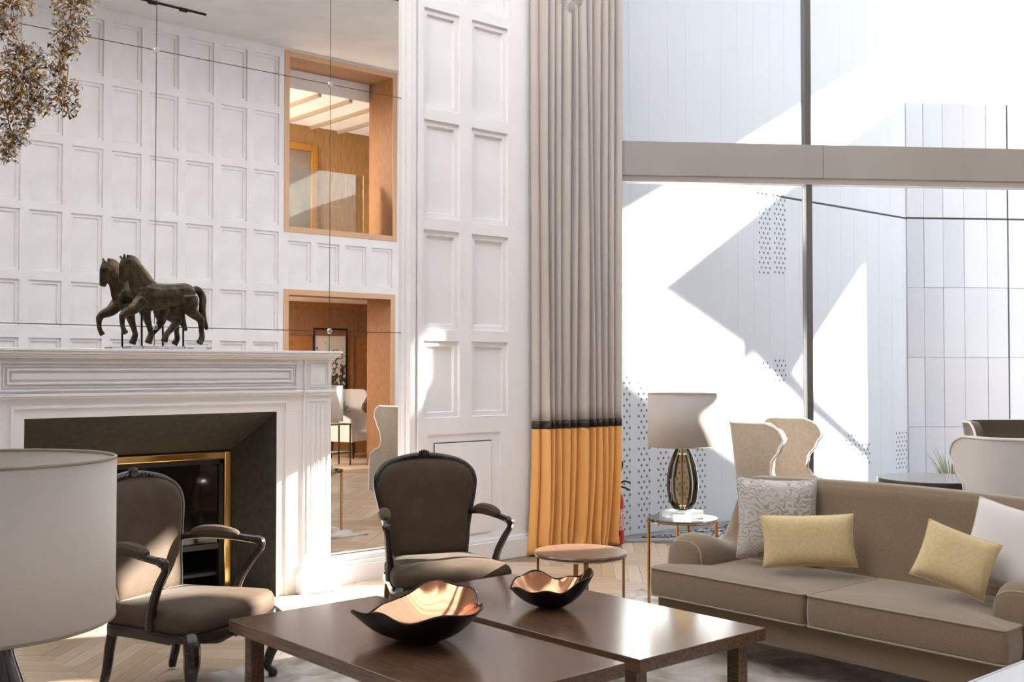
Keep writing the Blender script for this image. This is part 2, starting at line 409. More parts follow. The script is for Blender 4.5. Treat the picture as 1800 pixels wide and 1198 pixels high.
# back-up masonry behind mirror with the firebox recess
mb = MB()
mb.box(XL, 1.9, MIR+.012, 7.6, 0, CEIL+.3).box(3.82, 4.93, MIR+.012, 7.6, 0, CEIL+.3).box(1.9, 3.82, MIR+.012, 7.6, 1.32, CEIL+.3).box(4.93, 7.12, WALLY+.1, 7.6, 0, CEIL+.3).box(1.9, 3.82, 7.45, 7.6, 0, 1.32)
struct('wall_chimney', mb, M('mirror_backing', '4d4a46', .6), smooth=0)
# trim between mirror and panelling, baseboards
mb = MB(); t0 = 4.80
for a, b, d in ((t0, t0+.022, .03), (t0+.022, t0+.075, .075), (t0+.075, t0+.088, .06), (t0+.088, 4.935, .085)): mb.box(a, b, WALLY+.08-d, WALLY+.1, .18, CEIL)
struct('trim_1', mb, white, smooth=0)
struct('baseboard_mirror', MB().box(4.14, 4.93, 6.57, MIR, 0, .125).box(4.14, 4.93, 6.585, MIR, .125, .15).box(4.14, 4.80, 6.61, MIR, .15, .185), white, smooth=0, bevel=.004)
struct('baseboard_fireplace', MB().box(4.93, 6.95, 6.585, WALLY, 0, .15).box(4.93, 6.95, 6.60, WALLY, .15, .175), white, smooth=0, bevel=.004)
struct('baseboard_left', MB().box(XL, 1.55, 6.585, MIR, 0, .18), white, smooth=0)
# ceiling; rooflight added out of view for fill daylight, baffles added to stop sun
RL = (-2.5, 11.0, 2.45, 6.0)
mb = MB().box(XL, XR+.08, -.4, RL[2], CEIL, CEIL+.25).box(XL, 7.3, RL[3], 7.6, CEIL, CEIL+.25).box(XL, RL[0], RL[2], RL[3], CEIL, CEIL+.25)
mb.add([(8.05,6.0,CEIL),(11,6.0,CEIL),(7.3,6.6,CEIL),(7.3,6.0,CEIL)], [(0,1,2,3)])
struct('ceiling', mb, plaster, smooth=0)
mb = MB(); x = RL[0]
while x < RL[1]: mb.box(x, x+.06, RL[2], RL[3], CEIL, CEIL+.60); x += 1.15
mb.box(RL[0], RL[1], RL[2]-.06, RL[2], CEIL, CEIL+.6).box(RL[0], 8.0, RL[3], RL[3]+.06, CEIL, CEIL+.6)
struct('added_sun_baffles', mb, white, smooth=0)

# opposite wall (seen in the mirror), same coffers, two lined openings
def opp(px, py, v=VV): p = Pv(px, py, v); return Vector((p.x, 2*MIR-v, p.z))
OX0, OX1 = 7.82, 9.70; UO = (OX0, OX1, 3.42, 5.93); LO = (OX0, OX1-.03, 0, 2.58)
colr = [7.721-.4925*k for k in range(0, 24)]
orow = [(.30, 1.86), (1.99, 2.55), (2.655, 3.39), (3.485, 4.22), (4.32, 5.035), (5.135, 5.84)]
cells = [(r-.385, r, a, b) for r in colr if r-.385 > XL+.1 for a, b in orow]
cells += [(r-.37, r, 2.70, 3.28) for r in (8.185+.05, 8.71, 9.175, 9.64)]
cells += [(r-.385, r, a, b) for r in (10.45, 10.95, 11.45, 11.94) for a, b in orow]
wallb = panelled_wall('wall_back', XL, XR+.08, 0, CEIL, OPP, -1, cells, [UO, LO], white2, .12)
def lining(name, o, depth, bottom=True):
    x0, x1, z0, z1 = o; t = .035; mb = MB()
    y0 = OPP-.0
    mb.box(x0, x0+t, y0, y0-depth, z0, z1).box(x1-t, x1, y0, y0-depth, z0, z1).box(x0+t, x1-t, y0, y0-depth, z1-t, z1)
    if bottom: mb.box(x0+t, x1-t, y0, y0-depth, z0, z0+t)
    w = struct(name, mb, wood_o, smooth=0)
    e = MB(); a, b = .0, .012
    zb = z0-.02 if bottom else z0
    e.box(x0-.02, x0+.06, y0, y0+b, zb, z1+.02).box(x1-.06, x1+.02, y0, y0+b, zb, z1+.02).box(x0+.06, x1-.06, y0, y0+b, z1-.06, z1+.02)
    if bottom: e.box(x0+.06, x1-.06, y0, y0+b, z0-.02, z0+.06)
    obj('architrave', e, wood_edge, w, smooth=0, bevel=.004)
    return w
wn = lining('window_9', UO, .66); lining('door_1', LO, .66, False)
# rooms behind the openings
BY = -3.05
mb = MB().box(5.5, 12, BY-.1, BY, 2.9, 6.0).box(5.4, 5.5, BY, OPP-.13, 0, 6.0).box(12, 12.08, BY, OPP-.13, 0, 6.0)
struct('wall_gallery', mb, wood_b, smooth=0)
struct('wall_lobby', MB().box(5.5, 12, BY-.1, BY, 0, 2.9), terra, smooth=0)
struct('ceiling_gallery', MB().box(5.5, 12, BY, OPP-.665, 5.62, 5.97).box(5.5, 12, BY, OPP-.665, 2.62, 3.05), plaster, smooth=0)
sl_ = MB()
for k in range(5): sl_.box(8.2+.55*k, 8.26+.55*k, BY, -.97, 5.57, 5.62)
struct('trim_2', sl_, M('ceiling_batten', 'b8ad9c', .6), smooth=0)
struct('floor_lobby', MB().box(5.5, 12, BY, -.5, -.05, .0), plank_ms[0], smooth=0)
struct('trim_3', MB().box(5.5, 12, BY, BY+.03, 2.05, 2.5).box(10.72, 10.76, BY, BY+.02, 0, 2.05).box(9.2, 9.24, BY, BY+.02, 0, 2.05), wood_o, smooth=0)
dz = MB().box(9.0, 10.0, BY, BY+.05, 3.05, 5.6)
d2 = struct('door_2', MB().box(9.86, 9.98, BY, BY+.07, 3.05, 5.3).box(8.9, 9.02, BY, BY+.07, 3.05, 5.3).box(9.02, 9.86, BY, BY+.07, 5.18, 5.3), goldfr, smooth=0, bevel=.01)
obj('door_leaf', MB().box(9.02, 9.86, BY, BY+.03, 3.05, 5.18), M('door_leaf_grey', '8a7c6c', .4, var='776a5c', vs_=3), d2, smooth=0)
lb = struct('glass_balustrade', MB().box(OX0+.05, OX1-.28, -.75, -.762, 3.46, 4.42), balglass, smooth=0)  # glass balustrade panel across the upper gallery opening
# white roller blind panel in the gallery
# left end wall; right end wall with added openings shaped to admit sun patches
rw = MB(); holes = [(.28, .74, 4.42, 4.97), (.78, 1.66, 3.30, 4.17), (1.72, 3.0, 3.1, 4.42)]
Y = sorted({-.3, 3.2, *[h[0] for h in holes], *[h[1] for h in holes]}); Z = sorted({0, CEIL, *[h[2] for h in holes], *[h[3] for h in holes]})
for a, b in zip(Y, Y[1:]):
    for c, d in zip(Z, Z[1:]):
        if not any(h[0] <= (a+b)/2 <= h[1] and h[2] <= (c+d)/2 <= h[3] for h in holes): rw.box(XR, XR+.08, a, b, c, d)
struct('wall_right_sun_gaps', rw, white, smooth=0)
lw = MB().box(XL-.1, XL, -.3, 7.6, 0, CEIL)
struct('wall_left', lw, white, smooth=0)

# ------------------------------------------------------------------ mirror
mx = [4.803, 4.18, 2.903, 1.626, .349, -.93, -2.2]; mz = [.187, 1.757, 3.50, 5.245, CEIL]
mir = thing('wall_mirror', 'tall panelled mirror above the fireplace, joints pinned with small studs', 'mirror', (2.9, MIR, .187))
for a, b in zip(mx[1:], mx):
    for c, d in zip(mz, mz[1:]):
        pm = MB()
        for q0, q1, w0 in ((a+.0025, min(b, 1.99)-.0025, c), (max(a, 3.73)+.0025, b-.0025, c), (max(a, 1.99)-.0025, min(b, 3.73)+.0025, max(c, 1.33))):
            if q1 > q0+.01: pm.box(q0, q1, MIR, MIR+.006, w0+.0025, d-.0025)
        if c > 1.4: pm = MB().box(a+.0025, b-.0025, MIR, MIR+.006, c+.0025, d-.0025)
        obj('mirror_pane', pm, mirror_m, mir, True, smooth=0)
obj('backing_board', MB().box(-2.2, 1.99, MIR+.006, MIR+.011, .187, CEIL).box(3.73, 4.803, MIR+.006, MIR+.011, .187, CEIL).box(1.99, 3.73, MIR+.006, MIR+.011, 1.33, CEIL), M('backing_black', '5b5248', .7), mir, True, smooth=0)
for x in mx[1:5]:
    for z in mz[1:4]:
        st = MB(); seg = 14
        st.lathe([(.0001, 0), (.016, 0), (.02, .004), (.02, .008)], seg)
        st.v = [(p[0]+x, MIR-.008+p[2], p[1]+z) for p in st.v]
        obj('stud', st, steel, mir, True)

# ------------------------------------------------------------------ front glazing
WL = 6.18
wa = struct('window_1', MB().obox(G0, E1, N1, -.12, WL, -.05, .09, -.02, .02), beamm, smooth=0)
bm_ = obj('transom_beam', MB().obox(G0, E1, N1, -.14, alongwin(1437, 290)-.002, -.14, .12, 3.15, 3.437).obox(G0, E1, N1, alongwin(1437, 290)+.002, WL, -.14, .12, 3.15, 3.437), beamm, wa, smooth=0)
obj('head_frame', MB().obox(G0, E1, N1, -.12, WL, -.06, .06, 3.105, 3.15), white, wa, smooth=0)
tm = alongwin(1420)
mts = [tm+2.14*k for k in range(3)]
for t in mts:
    obj('mullion', MB().obox(G0, E1, N1, t-.027, t+.027, -.05, .05, .02, 3.105), mullm, wa, smooth=0)
    obj('mullion', MB().obox(G0, E1, N1, t-.032, t+.022, -.05, .05, 3.437, CEIL), mullm, wa, smooth=0)
ed = [-.1]+mts+[WL]
for a, b in zip(ed, ed[1:]):
    obj('pane', MB().obox(G0, E1, N1, a+.03, b-.03, -.005, .005, .02, 3.105), winglass, wa, smooth=0)
    obj('pane', MB().obox(G0, E1, N1, a+.03, b-.03, -.005, .005, 3.437, CEIL), winglass, wa, smooth=0)

# ------------------------------------------------------------------ outside
EY = 6.80
mb = MB().box(7.12, 22, EY+.02, EY+.3, -.1, 10)
wo = struct('wall_outside', mb, extw, smooth=0)
obj('shadow_gap', MB().box(7.12, 22, EY+.004, EY+.02, 3.268, 3.290), darkm, wo, smooth=0)
pw_ = .2645; c1 = MB().box(.0008, pw_-.0008, 0, .02, .0, 3.268).mesh('cladding', 0); c2 = MB().box(.0008, pw_-.0008, 0, .02, 3.290, 10).mesh('cladding', 0)
c1.materials.append(extw); c2.materials.append(extw)
for k in range(int((22-7.12)/pw_)):
    for c in (c1, c2):
        o = link(bpy.data.objects.new('cladding_panel', c)); o.parent = wo; o.location = (7.12+pw_*k, EY, 0)
hb = MB()
def hole(x, z, r=.0135):
    n = 8; b = len(hb.v)
    hb.v.extend((x+r*math.cos(2*math.pi*k/n), EY-.0015, z+r*math.sin(2*math.pi*k/n)) for k in range(n)); hb.f.append(tuple(b+k for k in range(n)))
def perf(x0, x1, z0, z1):
    z = z0; k = 0
    while z < z1:
        x = x0+(.035 if k % 2 else 0)
        while x <= x1+.001: hole(x, z); x += .072
        z += .0505; k += 1
for k, (zb, zt) in enumerate([(.86, 1.57), (.86, 1.57), (0, 0), (0, 0), (0, 0)]):
    x0 = 7.238+pw_*k; perf(x0, x0+.15, .06, .78)
    if zt: perf(x0, x0+.15, zb, zt)
def perfpx(a, b, c, d):
    p, q = Pv(a, d, EY), Pv(b, c, EY); perf(p.x, q.x, p.z, q.z)
for r in [(1335,1353,332,478),(1362,1381,332,478),(1338,1353,632,646),(1363,1381,632,668),(1488,1504,757,790),(1510,1528,774,814),(1576,1594,757,822),(1577,1593,846,860)]: perfpx(*r)
obj('perforations', hb, hole_m, wo, smooth=0, kind='stuff')
KT = Vector((12.19, 6.80))
wt = struct('wall_annex', MB().obox(KT, E1, N1, .03, 1.98, .022, .10, -.1, 4.64), extw, smooth=0)
obj('shadow_gap', MB().obox(KT, E1, N1, .03, 1.98, .008, .022, 3.272, 3.290).obox(KT, E1, N1, 1.288, 1.302, .008, .022, -.1, 4.66), darkm, wt, smooth=0)
tz = [-.1, .80, 1.622, 2.454, 3.272, 3.290, 4.129, 4.66]; tt = [.03, .24, .48, .741, 1.03, 1.288, 1.302, 1.60, 1.98]
for a, b in zip(tt, tt[1:]):
    if b-a < .05: continue
    for c, d in zip(tz, tz[1:]):
        if d-c < .05: continue
        dd = random.uniform(0, .006)
        obj('cladding_tile', MB().obox(KT, E1, N1, a+.0025, b-.0025, dd, .022, c+.0025, d-.0025), random.choice(tile_m), wt, smooth=0)
struct('ground', MB().add([(6.9,6.0,-.06),(30,-14,-.06),(30,7,-.06),(6.9,7,-.06)], [(0,1,2,3)]), ground_m, smooth=0)
gb = MB(); ico = [(0,0,1)]+[(.894*math.cos(R(72*k)), .894*math.sin(R(72*k)), .447) for k in range(5)]+[(.894*math.cos(R(36+72*k)), .894*math.sin(R(36+72*k)), -.447) for k in range(5)]
icf = [(0,1+k,1+(k+1) % 5) for k in range(5)]+[(1+k,6+k,1+(k+1) % 5) for k in range(5)]+[(1+(k+1) % 5,6+k,6+(k+1) % 5) for k in range(5)]
for _ in range(9000):
    x = random.uniform(7.1, 9.9); y = random.uniform(5.0, EY-.01)
    if y < win_y(x)+.10: continue
    r = random.uniform(.011, .024); a = random.uniform(0, 6.3); q = random.uniform(.5, 1)
    gb.add([(x+r*(p[0]*math.cos(a)-p[1]*math.sin(a)*q), y+r*(p[0]*math.sin(a)+p[1]*math.cos(a)*q), -.05+r*.5+r*.6*p[2]) for p in ico], icf)
gv = obj('gravel', gb, None, None, smooth=0, kind='stuff')
tag(gv, 'loose grey gravel strip outside the tall window', 'gravel')
gms = [M('gravel_stone', c, .85) for c in ('a9a9a6', '6b6b69', '8b8b88', 'c4c4c0', '48484a')]
for m in gms: gv.data.materials.append(m)
gv.data.polygons.foreach_set('material_index', [random.Random(i//15).randrange(5) for i in range(len(gv.data.polygons))])
# added unseen screen wall, its openings shaped to cast the sun patches
XS = 18.0
def to_screen(p): t = (XS-p.x)/SUNDIR.x; q = p+SUNDIR*t; return Vector((q.y, q.z, 0))
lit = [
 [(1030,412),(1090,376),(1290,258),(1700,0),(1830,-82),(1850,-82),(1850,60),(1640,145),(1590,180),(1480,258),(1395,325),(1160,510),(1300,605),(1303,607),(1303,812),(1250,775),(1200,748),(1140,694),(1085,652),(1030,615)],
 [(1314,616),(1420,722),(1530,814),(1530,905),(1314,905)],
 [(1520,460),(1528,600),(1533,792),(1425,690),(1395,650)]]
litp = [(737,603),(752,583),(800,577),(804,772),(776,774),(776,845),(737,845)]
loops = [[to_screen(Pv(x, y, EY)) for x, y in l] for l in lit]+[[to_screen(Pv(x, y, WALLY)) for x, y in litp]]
outer = [Vector((.30, 0, 0)), Vector((6.78, 0, 0)), Vector((6.78, 14, 0)), Vector((.30, 14, 0))]
allv, alle = [], []
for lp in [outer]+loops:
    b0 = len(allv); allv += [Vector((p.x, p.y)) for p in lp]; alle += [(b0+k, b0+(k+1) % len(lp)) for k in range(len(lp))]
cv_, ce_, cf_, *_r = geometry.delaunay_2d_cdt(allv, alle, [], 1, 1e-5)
# drop triangles that lie inside an opening
def inside(p, lp):
    c = False
    for k in range(len(lp)):
        a, b = lp[k-1], lp[k]
        if (a.y > p[1]) != (b.y > p[1]) and p[0] < (b.x-a.x)*(p[1]-a.y)/(b.y-a.y)+a.x: c = not c
    return c
keep = []
for f in cf_:
    c = sum((cv_[i] for i in f), Vector((0, 0)))/len(f)
    if not any(inside((c.x, c.y), l) for l in loops): keep.append(tuple(f))
me = bpy.data.meshes.new('sun_mask_wall'); me.from_pydata([(XS, p.x, p.y) for p in cv_], [], keep); me.update()
wc = link(bpy.data.objects.new('sun_mask_wall', me)); me.materials.append(extw); wc['kind'] = 'structure'; solidify(wc, .05, 0)

# ================================================================== FIREPLACE
FC = 2.86; YF = 6.47
fp = thing('fireplace', 'white classical fireplace surround with fluted pilasters and dark slate hearth', 'fireplace', (FC, 6.5, 0))
def fpart(name, mb, m, bevel=0, label=None, parent=None): return obj(name, mb, m, parent or fp, parent is None, smooth=35, bevel=bevel, label=label) if parent is None else obj(name, mb.move(-fp.location), m, parent, bevel=bevel)
HW = 1.205      # half width to the outer edge of the pilasters at frieze level
mb = MB()
for z0, z1, o in ((1.595, 1.612, .05), (1.578, 1.595, .042), (1.566, 1.578, .028), (1.555, 1.566, .016)):
    mb.box(FC-HW-o, FC+HW+o, YF-o, MIR-.001, z0, z1)
fpart('mantel_shelf', mb, white, .004)
mb = MB().box(FC-.99, FC+.99, YF+.022, MIR-.001, 1.35, 1.556)
fz = fpart('frieze', mb, white, .003)
mb = MB(); y = YF+.022
for ins, d in ((0, .012), (.03, -.0), (.055, .010), (.078, .018)):   # nested frames
    pass
def frames(mb, x0, x1, z0, z1, y, steps):      # each step: (inset, width, proud)
    for ins, w, pr in steps:
        a, b, c, d = x0+ins, x1-ins, z0+ins, z1-ins
        mb.box(a, b, y-pr, y+.004, d-w, d).box(a, b, y-pr, y+.004, c, c+w).box(a, a+w, y-pr, y+.004, c+w, d-w).box(b-w, b, y-pr, y+.004, c+w, d-w)
frames(mb, FC-.94, FC+.94, 1.365, 1.535, YF+.022, ((0, .012, .014), (.020, .010, .008), (.040, .012, .018)))
mb.box(FC-.94+.066, FC+.94-.066, YF+.022-.010, YF+.024, 1.365+.066, 1.535-.066)
fpart('frieze_moulding', mb, white, .003)
mb = MB().box(FC-1.0, FC+1.0, YF+.0, MIR-.001, 1.335, 1.352).box(FC-.99, FC+.99, YF+.012, MIR-.001, 1.322, 1.335)
fpart('architrave_moulding', mb, white, .003)
for s in (-1, 1):
    xc = FC+s*1.095; hw = .105
    pl = fpart('pilaster', MB().box(xc-hw, xc+hw, YF+.012, MIR-.001, .17, 1.325), white, .003)
    mb = MB(); frames(mb, xc-hw+.022, xc+hw-.022, .26, 1.285, YF+.012, ((0, .008, .008),))
    for k in (-1, 0, 1):
        mb.tube([(xc+k*.036, YF+.012, .29), (xc+k*.036, YF+.012, 1.25)], .011, 8)
    fpart('flute', mb, white, 0, parent=pl)
    bl = fpart('corner_block', MB().box(xc-hw, xc+hw, YF+.008, MIR-.001, 1.352, 1.556), white, .003)
    mb = MB(); frames(mb, xc-hw+.024, xc+hw-.024, 1.372, 1.538, YF+.008, ((0, .008, .010), (.016, .006, .006)))
    b0 = len(mb.v); q = YF+.008
    mb.add([(xc-.048,q,1.407),(xc+.048,q,1.407),(xc+.048,q,1.503),(xc-.048,q,1.503),(xc-.016,q-.014,1.439),(xc+.016,q-.014,1.439),(xc+.016,q-.014,1.471),(xc-.016,q-.014,1.471)],
           [(0,1,5,4),(1,2,6,5),(2,3,7,6),(3,0,4,7),(4,5,6,7)])
    fpart('rosette', mb, white, 0, parent=bl)
    mb = MB()
    for z0, z1, o in ((1.335, 1.352, .02), (1.318, 1.335, .012)): mb.box(xc-hw-o*.6, xc+hw+o, YF-o+.008, MIR-.001, z0, z1)
    fpart('capital', mb, white, .003)
    mb = MB()
    for z0, z1, o in ((0, .125, .045), (.125, .14, .036), (.14, .162, .024), (.162, .20, .012)): mb.box(xc-hw-o, xc+hw+o, YF-o+.008, MIR-.001, z0, z1)
    fpart('plinth', mb, white, .005)
OW = .797; OT = 1.212
mb = MB().box(FC-.99, FC-OW, YF+.03, 6.72, 0, OT).box(FC+OW, FC+.99, YF+.03, 6.72, 0, OT).box(FC-.99, FC+.99, YF+.03, 6.72, OT, 1.323)
fpart('inner_surround', mb, white, .002)
mb = MB().box(FC-OW-.075, FC-OW-.06, YF+.018, YF+.03, 0, OT+.07).box(FC+OW+.06, FC+OW+.075, YF+.018, YF+.03, 0, OT+.07).box(FC-OW-.06, FC+OW+.06, YF+.018, YF+.03, OT+.055, OT+.07)
fpart('surround_bead', mb, white, .002)
BW, BT, YB = .65, .945, 6.86; y0 = YF+.035
def quadslab(a, b, c, d, t=.02):
    n = (Vector(b)-Vector(a)).cross(Vector(d)-Vector(a)).normalized()*t; A = [Vector(p) for p in (a, b, c, d)]
    return MB().add([tuple(p) for p in A]+[tuple(p+n) for p in A], [(0,1,2,3),(7,6,5,4),(0,4,5,1),(1,5,6,2),(2,6,7,3),(3,7,4,0)])
fpart('slate_panel', quadslab((FC-OW, y0, OT), (FC+OW, y0, OT), (FC+BW, YB, BT), (FC-BW, YB, BT)), slate, label='dark slate splayed panel above the firebox')
fpart('slate_panel', quadslab((FC+OW, y0, OT), (FC+OW, y0, 0), (FC+BW, YB, 0), (FC+BW, YB, BT)), slate)
fpart('slate_panel', quadslab((FC-OW, y0, 0), (FC-OW, y0, OT), (FC-BW, YB, BT), (FC-BW, YB, 0)), slate)
fpart('hearth', MB().box(FC-OW, FC+OW, y0-.02, 7.4, -.001, .006), slate)
mb = MB(); bw = .052
mb.box(FC-BW, FC-BW+bw, YB-.022, YB+.02, .006, BT).box(FC+BW-bw, FC+BW, YB-.022, YB+.02, .006, BT).box(FC-BW+bw, FC+BW-bw, YB-.022, YB+.02, BT-bw, BT)
fpart('brass_frame', mb, brass, .008, 'polished brass frame around the firebox')
mb = MB().box(FC-BW+bw, FC-BW+bw+.03, YB-.005, YB+.03, .006, BT-bw).box(FC+BW-bw-.03, FC+BW-bw, YB-.005, YB+.03, .006, BT-bw).box(FC-BW+bw, FC+BW-bw, YB-.005, YB+.03, BT-bw-.03, BT-bw)
fpart('inner_frame', mb, soot, .003)
fpart('fire_screen', MB().box(FC-BW+bw+.03, FC+BW-bw-.03, YB+.012, YB+.02, .34, BT-bw-.03), bglass)
mb = MB().box(FC-BW-.1, FC+BW+.1, 7.38, 7.4, 0, 1.25).box(FC-BW-.1, FC-BW, YB+.02, 7.4, 0, 1.25).box(FC+BW, FC+BW+.1, YB+.02, 7.4, 0, 1.25).box(FC-BW, FC+BW, YB+.02, 7.4, BT, 1.25)
fpart('firebox', mb, soot)
fpart('ash_shelf', MB().box(FC-BW+bw, FC+BW-bw, YB-.0, 7.1, .30, .335).box(FC-BW+bw, FC+BW-bw, YB+.03, 7.1, .12, .14), M('iron_grey', '3c3a37', .4, .3))

# ------------------------------------------------------------------ horse on the mantel
HY = 6.55
def hp(cx, cy):
    p = Pv(150+cx/6.304, 430+cy/6.304, HY); return Vector((p.x, 0, p.z))
ho = thing('horse_statuette', 'dark bronze walking horse statuette on the white mantel', 'statuette', (hp(850, 1145).x, HY, 1.613))
def htube(mb, pts, rad, yo=0, flat=1, k=5, seg=12, yo2=None):
    P = [hp(*p) for p in pts]; n = len(P)
    P = [Vector((p.x, (yo if yo2 is None else yo+(yo2-yo)*i/(n-1)), p.z)) for i, p in enumerate(P)]
    rr = [Vector((r, 0, 0)) for r in rad]
    mb.tube(cr(P, k), [v.x*U for v in cr(rr, k)], seg, sq=(1, flat), up=(0, 0, 1))
U = (hp(1000, 0)-hp(0, 0)).x/1000      # metres per crop pixel
hm = MB()
htube(hm, [(545,545),(600,555),(700,570),(820,575),(920,570),(1030,562),(1120,560),(1185,590)], [85,140,160,150,140,138,136,85], flat=.72)     # trunk
htube(hm, [(720,620),(665,520),(610,405),(540,275),(490,195),(470,165)], [90,165,140,108,84,62], flat=.5)                                      # neck
htube(hm, [(470,160),(445,250),(425,330),(410,395),(404,432)], [68,76,58,44,34], flat=.62)                                      # head
htube(hm, [(415,150),(398,125),(388,140)], [16,12,4], yo=.014, k=3); htube(hm, [(425,140),(420,108),(412,112)], [16,12,4], yo=-.014, k=3)
htube(hm, [(455,125),(540,150),(620,235),(690,320),(760,410)], [22,26,26,24,16], flat=.6)                                       # mane crest
htube(hm, [(1180,500),(1245,500),(1300,590),(1295,720),(1305,830),(1350,940)], [34,42,44,42,44,20], flat=.8)                    # tail
htube(hm, [(610,610),(520,705),(420,752),(388,800)], [85,64,46,36], yo=-.03); htube(hm, [(388,775),(385,860),(395,925),(428,985)], [38,29,26,32], yo=-.032)   # raised foreleg
htube(hm, [(670,640),(690,760),(715,850),(745,950),(748,1000),(715,1090)], [105,60,40,31,34,40], yo=.03)                         # standing foreleg
htube(hm, [(1120,570),(1130,680),(1170,755),(1250,835),(1262,950),(1268,1030),(1235,1095)], [100,105,66,42,31,34,40], yo=-.03)   # near hind leg
htube(hm, [(1080,590),(1040,710),(1045,830),(985,920),(925,990),(895,1075)], [90,90,54,38,33,40], yo=.03)                      # far hind leg
hob = obj('body', hm, bronze_h, ho)
hob.data.transform(Matrix.Translation((-ho.location.x, 0, -ho.location.z)))
rm = hob.modifiers.new('remesh', 'REMESH'); rm.mode = 'VOXEL'; rm.voxel_size = .0045; rm.use_smooth_shade = True
sm = hob.modifiers.new('smooth', 'SMOOTH'); sm.iterations = 3; sm.factor = .5
for cx in (625, 1085):
    a = hp(cx, 700); b = hp(cx, 1112)
    obj('post', MB().tube([(a.x-ho.location.x, 0, a.z-ho.location.z), (b.x-ho.location.x, 0, .008)], .0062, 10), bronze, ho)
bl, br = hp(475, 0).x-ho.location.x, hp(1362, 0).x-ho.location.x
obj('base', MB().box(bl, br, -.06, .06, .001, .018), clear, ho, bevel=.002, label='clear acrylic base')

# ------------------------------------------------------------------ curtain
cu = thing('curtain', 'floor-length grey curtain with a black band and orange lower panel', 'curtain', (6.45, 6.5, 0))
fw = [9, 9, 8, 9, 13, 9, 15, 9, 11, 10, 9, 11]; tot = sum(fw); fx = [sum(fw[:i])/tot for i in range(len(fw)+1)]
def curt(s, z, off=0):
    for i in range(len(fw)):
        if s <= fx[i+1] or i == len(fw)-1: break
    tau = (s-fx[i])/(fx[i+1]-fx[i])
    low = max(0, 1-z/1.04)
    a = (.062+.003*fw[i])*(1+.15*math.sin(z*.9+i))*(.45 if i == 0 else 1)
    x = 5.99+.955*s-.06*low*low*(1-s)-.10*low*low*s
    x += (tau-.5)*-.012*math.sin(2*math.pi*tau)+.022*math.sin(i*2.3+.6)*low**1.3+.006*math.sin(z*1.1+i*1.9)
    if z < .12: x += .035*math.sin(i*1.7+tau*3)*(1-z/.12)
    prof = max(0., math.sin(math.pi*tau))**.7
    y = 6.585-.04*s-(a*(1+.35*low)+off)*prof-off
    return (x-cu.location.x, y-cu.location.y, z)
def drape(name, z0, z1, nz, m, off=0, label=None):
    o = obj(name, MB().grid(lambda u, v: curt(u, z0+(z1-z0)*v, off), 300, nz), m, cu, smooth=60, label=label); solidify(o, .004); return o
drape('upper_drape', 1.06, CEIL-.02, 40, curt_g)
drape('band', 1.01, 1.072, 3, curt_b, .004, 'black horizontal ribbon band')
drape('lower_drape', .012, 1.02, 30, curt_o, 0, 'orange lower curtain panel')

# ------------------------------------------------------------------ fire extinguisher behind the curtain
ex = thing('fire_extinguisher', 'red fire extinguisher half hidden behind the orange curtain hem', 'extinguisher', (6.94, 6.53, .004))
obj('cylinder', MB().lathe([(.0, 0), (.048, 0), (.052, .01), (.052, .36), (.042, .41), (.022, .44), (.018, .47)], 28), redm, ex)
obj('instruction_label', MB().lathe([(.0525, .12), (.0525, .30)], 28, cap=False), M('label_white', 'e8e2dc', .5, var='b5231c', vs_=40), ex)
obj('valve', MB().lathe([(.02, .47), (.026, .475), (.026, .51), (.012, .52)], 16), redm, ex)
obj('handle', MB().tube([(0,0,.50), (.05,-.03,.53), (.10,-.05,.515)], .008, 8).tube([(0,0,.49), (.05,-.03,.475), (.095,-.05,.45)], .008, 8), blackm, ex)
obj('hose', MB().tube(cr([(0,0,.5), (.03,.0,.60), (.045,-.01,.66), (.03,-.01,.70), (-.03,0,.71), (-.07,.02,.60), (-.07,.03,.3)], 6), .009, 8), blackm, ex)

# ================================================================== FURNITURE
rug = obj('area_rug', MB().box(RUG[0], RUG[1], RUG[2], RUG[3], .004, .014), rug_m, smooth=0)
tag(rug, 'pale grey woven rug with mottled brown pattern under the coffee tables', 'rug')

def coffee_table(x0, x1, y0, y1, label):
    t = thing('coffee_table', label, 'coffee table', ((x0+x1)/2, (y0+y1)/2, .014), group='pair of walnut coffee tables')
    a, b = (x1-x0)/2, (y1-y0)/2; z = .42-.014
    obj('table_top', MB().box(-a, a, -b, b, z-.052, z), tablew, t, bevel=.003)
    ap = MB(); i = .075
    ap.box(-a+i, a-i, -b+i, -b+i+.02, z-.078, z-.052).box(-a+i, a-i, b-i-.02, b-i, z-.078, z-.052).box(-a+i, -a+i+.02, -b+i, b-i, z-.078, z-.052).box(a-i-.02, a-i, -b+i, b-i, z-.078, z-.052)
    obj('apron', ap, tablew, t)
    for sx in (-1, 1):
        for sy in (-1, 1):
            lx = sx*(a-.075); ly = sy*(b-.09)
            obj('leg', MB().box(lx-.03, lx+.03, ly-.03, ly+.03, 0, z-.052), tablew, t, bevel=.002)
    return t
coffee_table(2.25, 3.014, 2.80, 4.404, 'walnut coffee table under the larger bowl, nearer the left armchair')
coffee_table(3.083, 3.857, 2.79, 4.392, 'walnut coffee table under the smaller bowl, nearer the sofa')

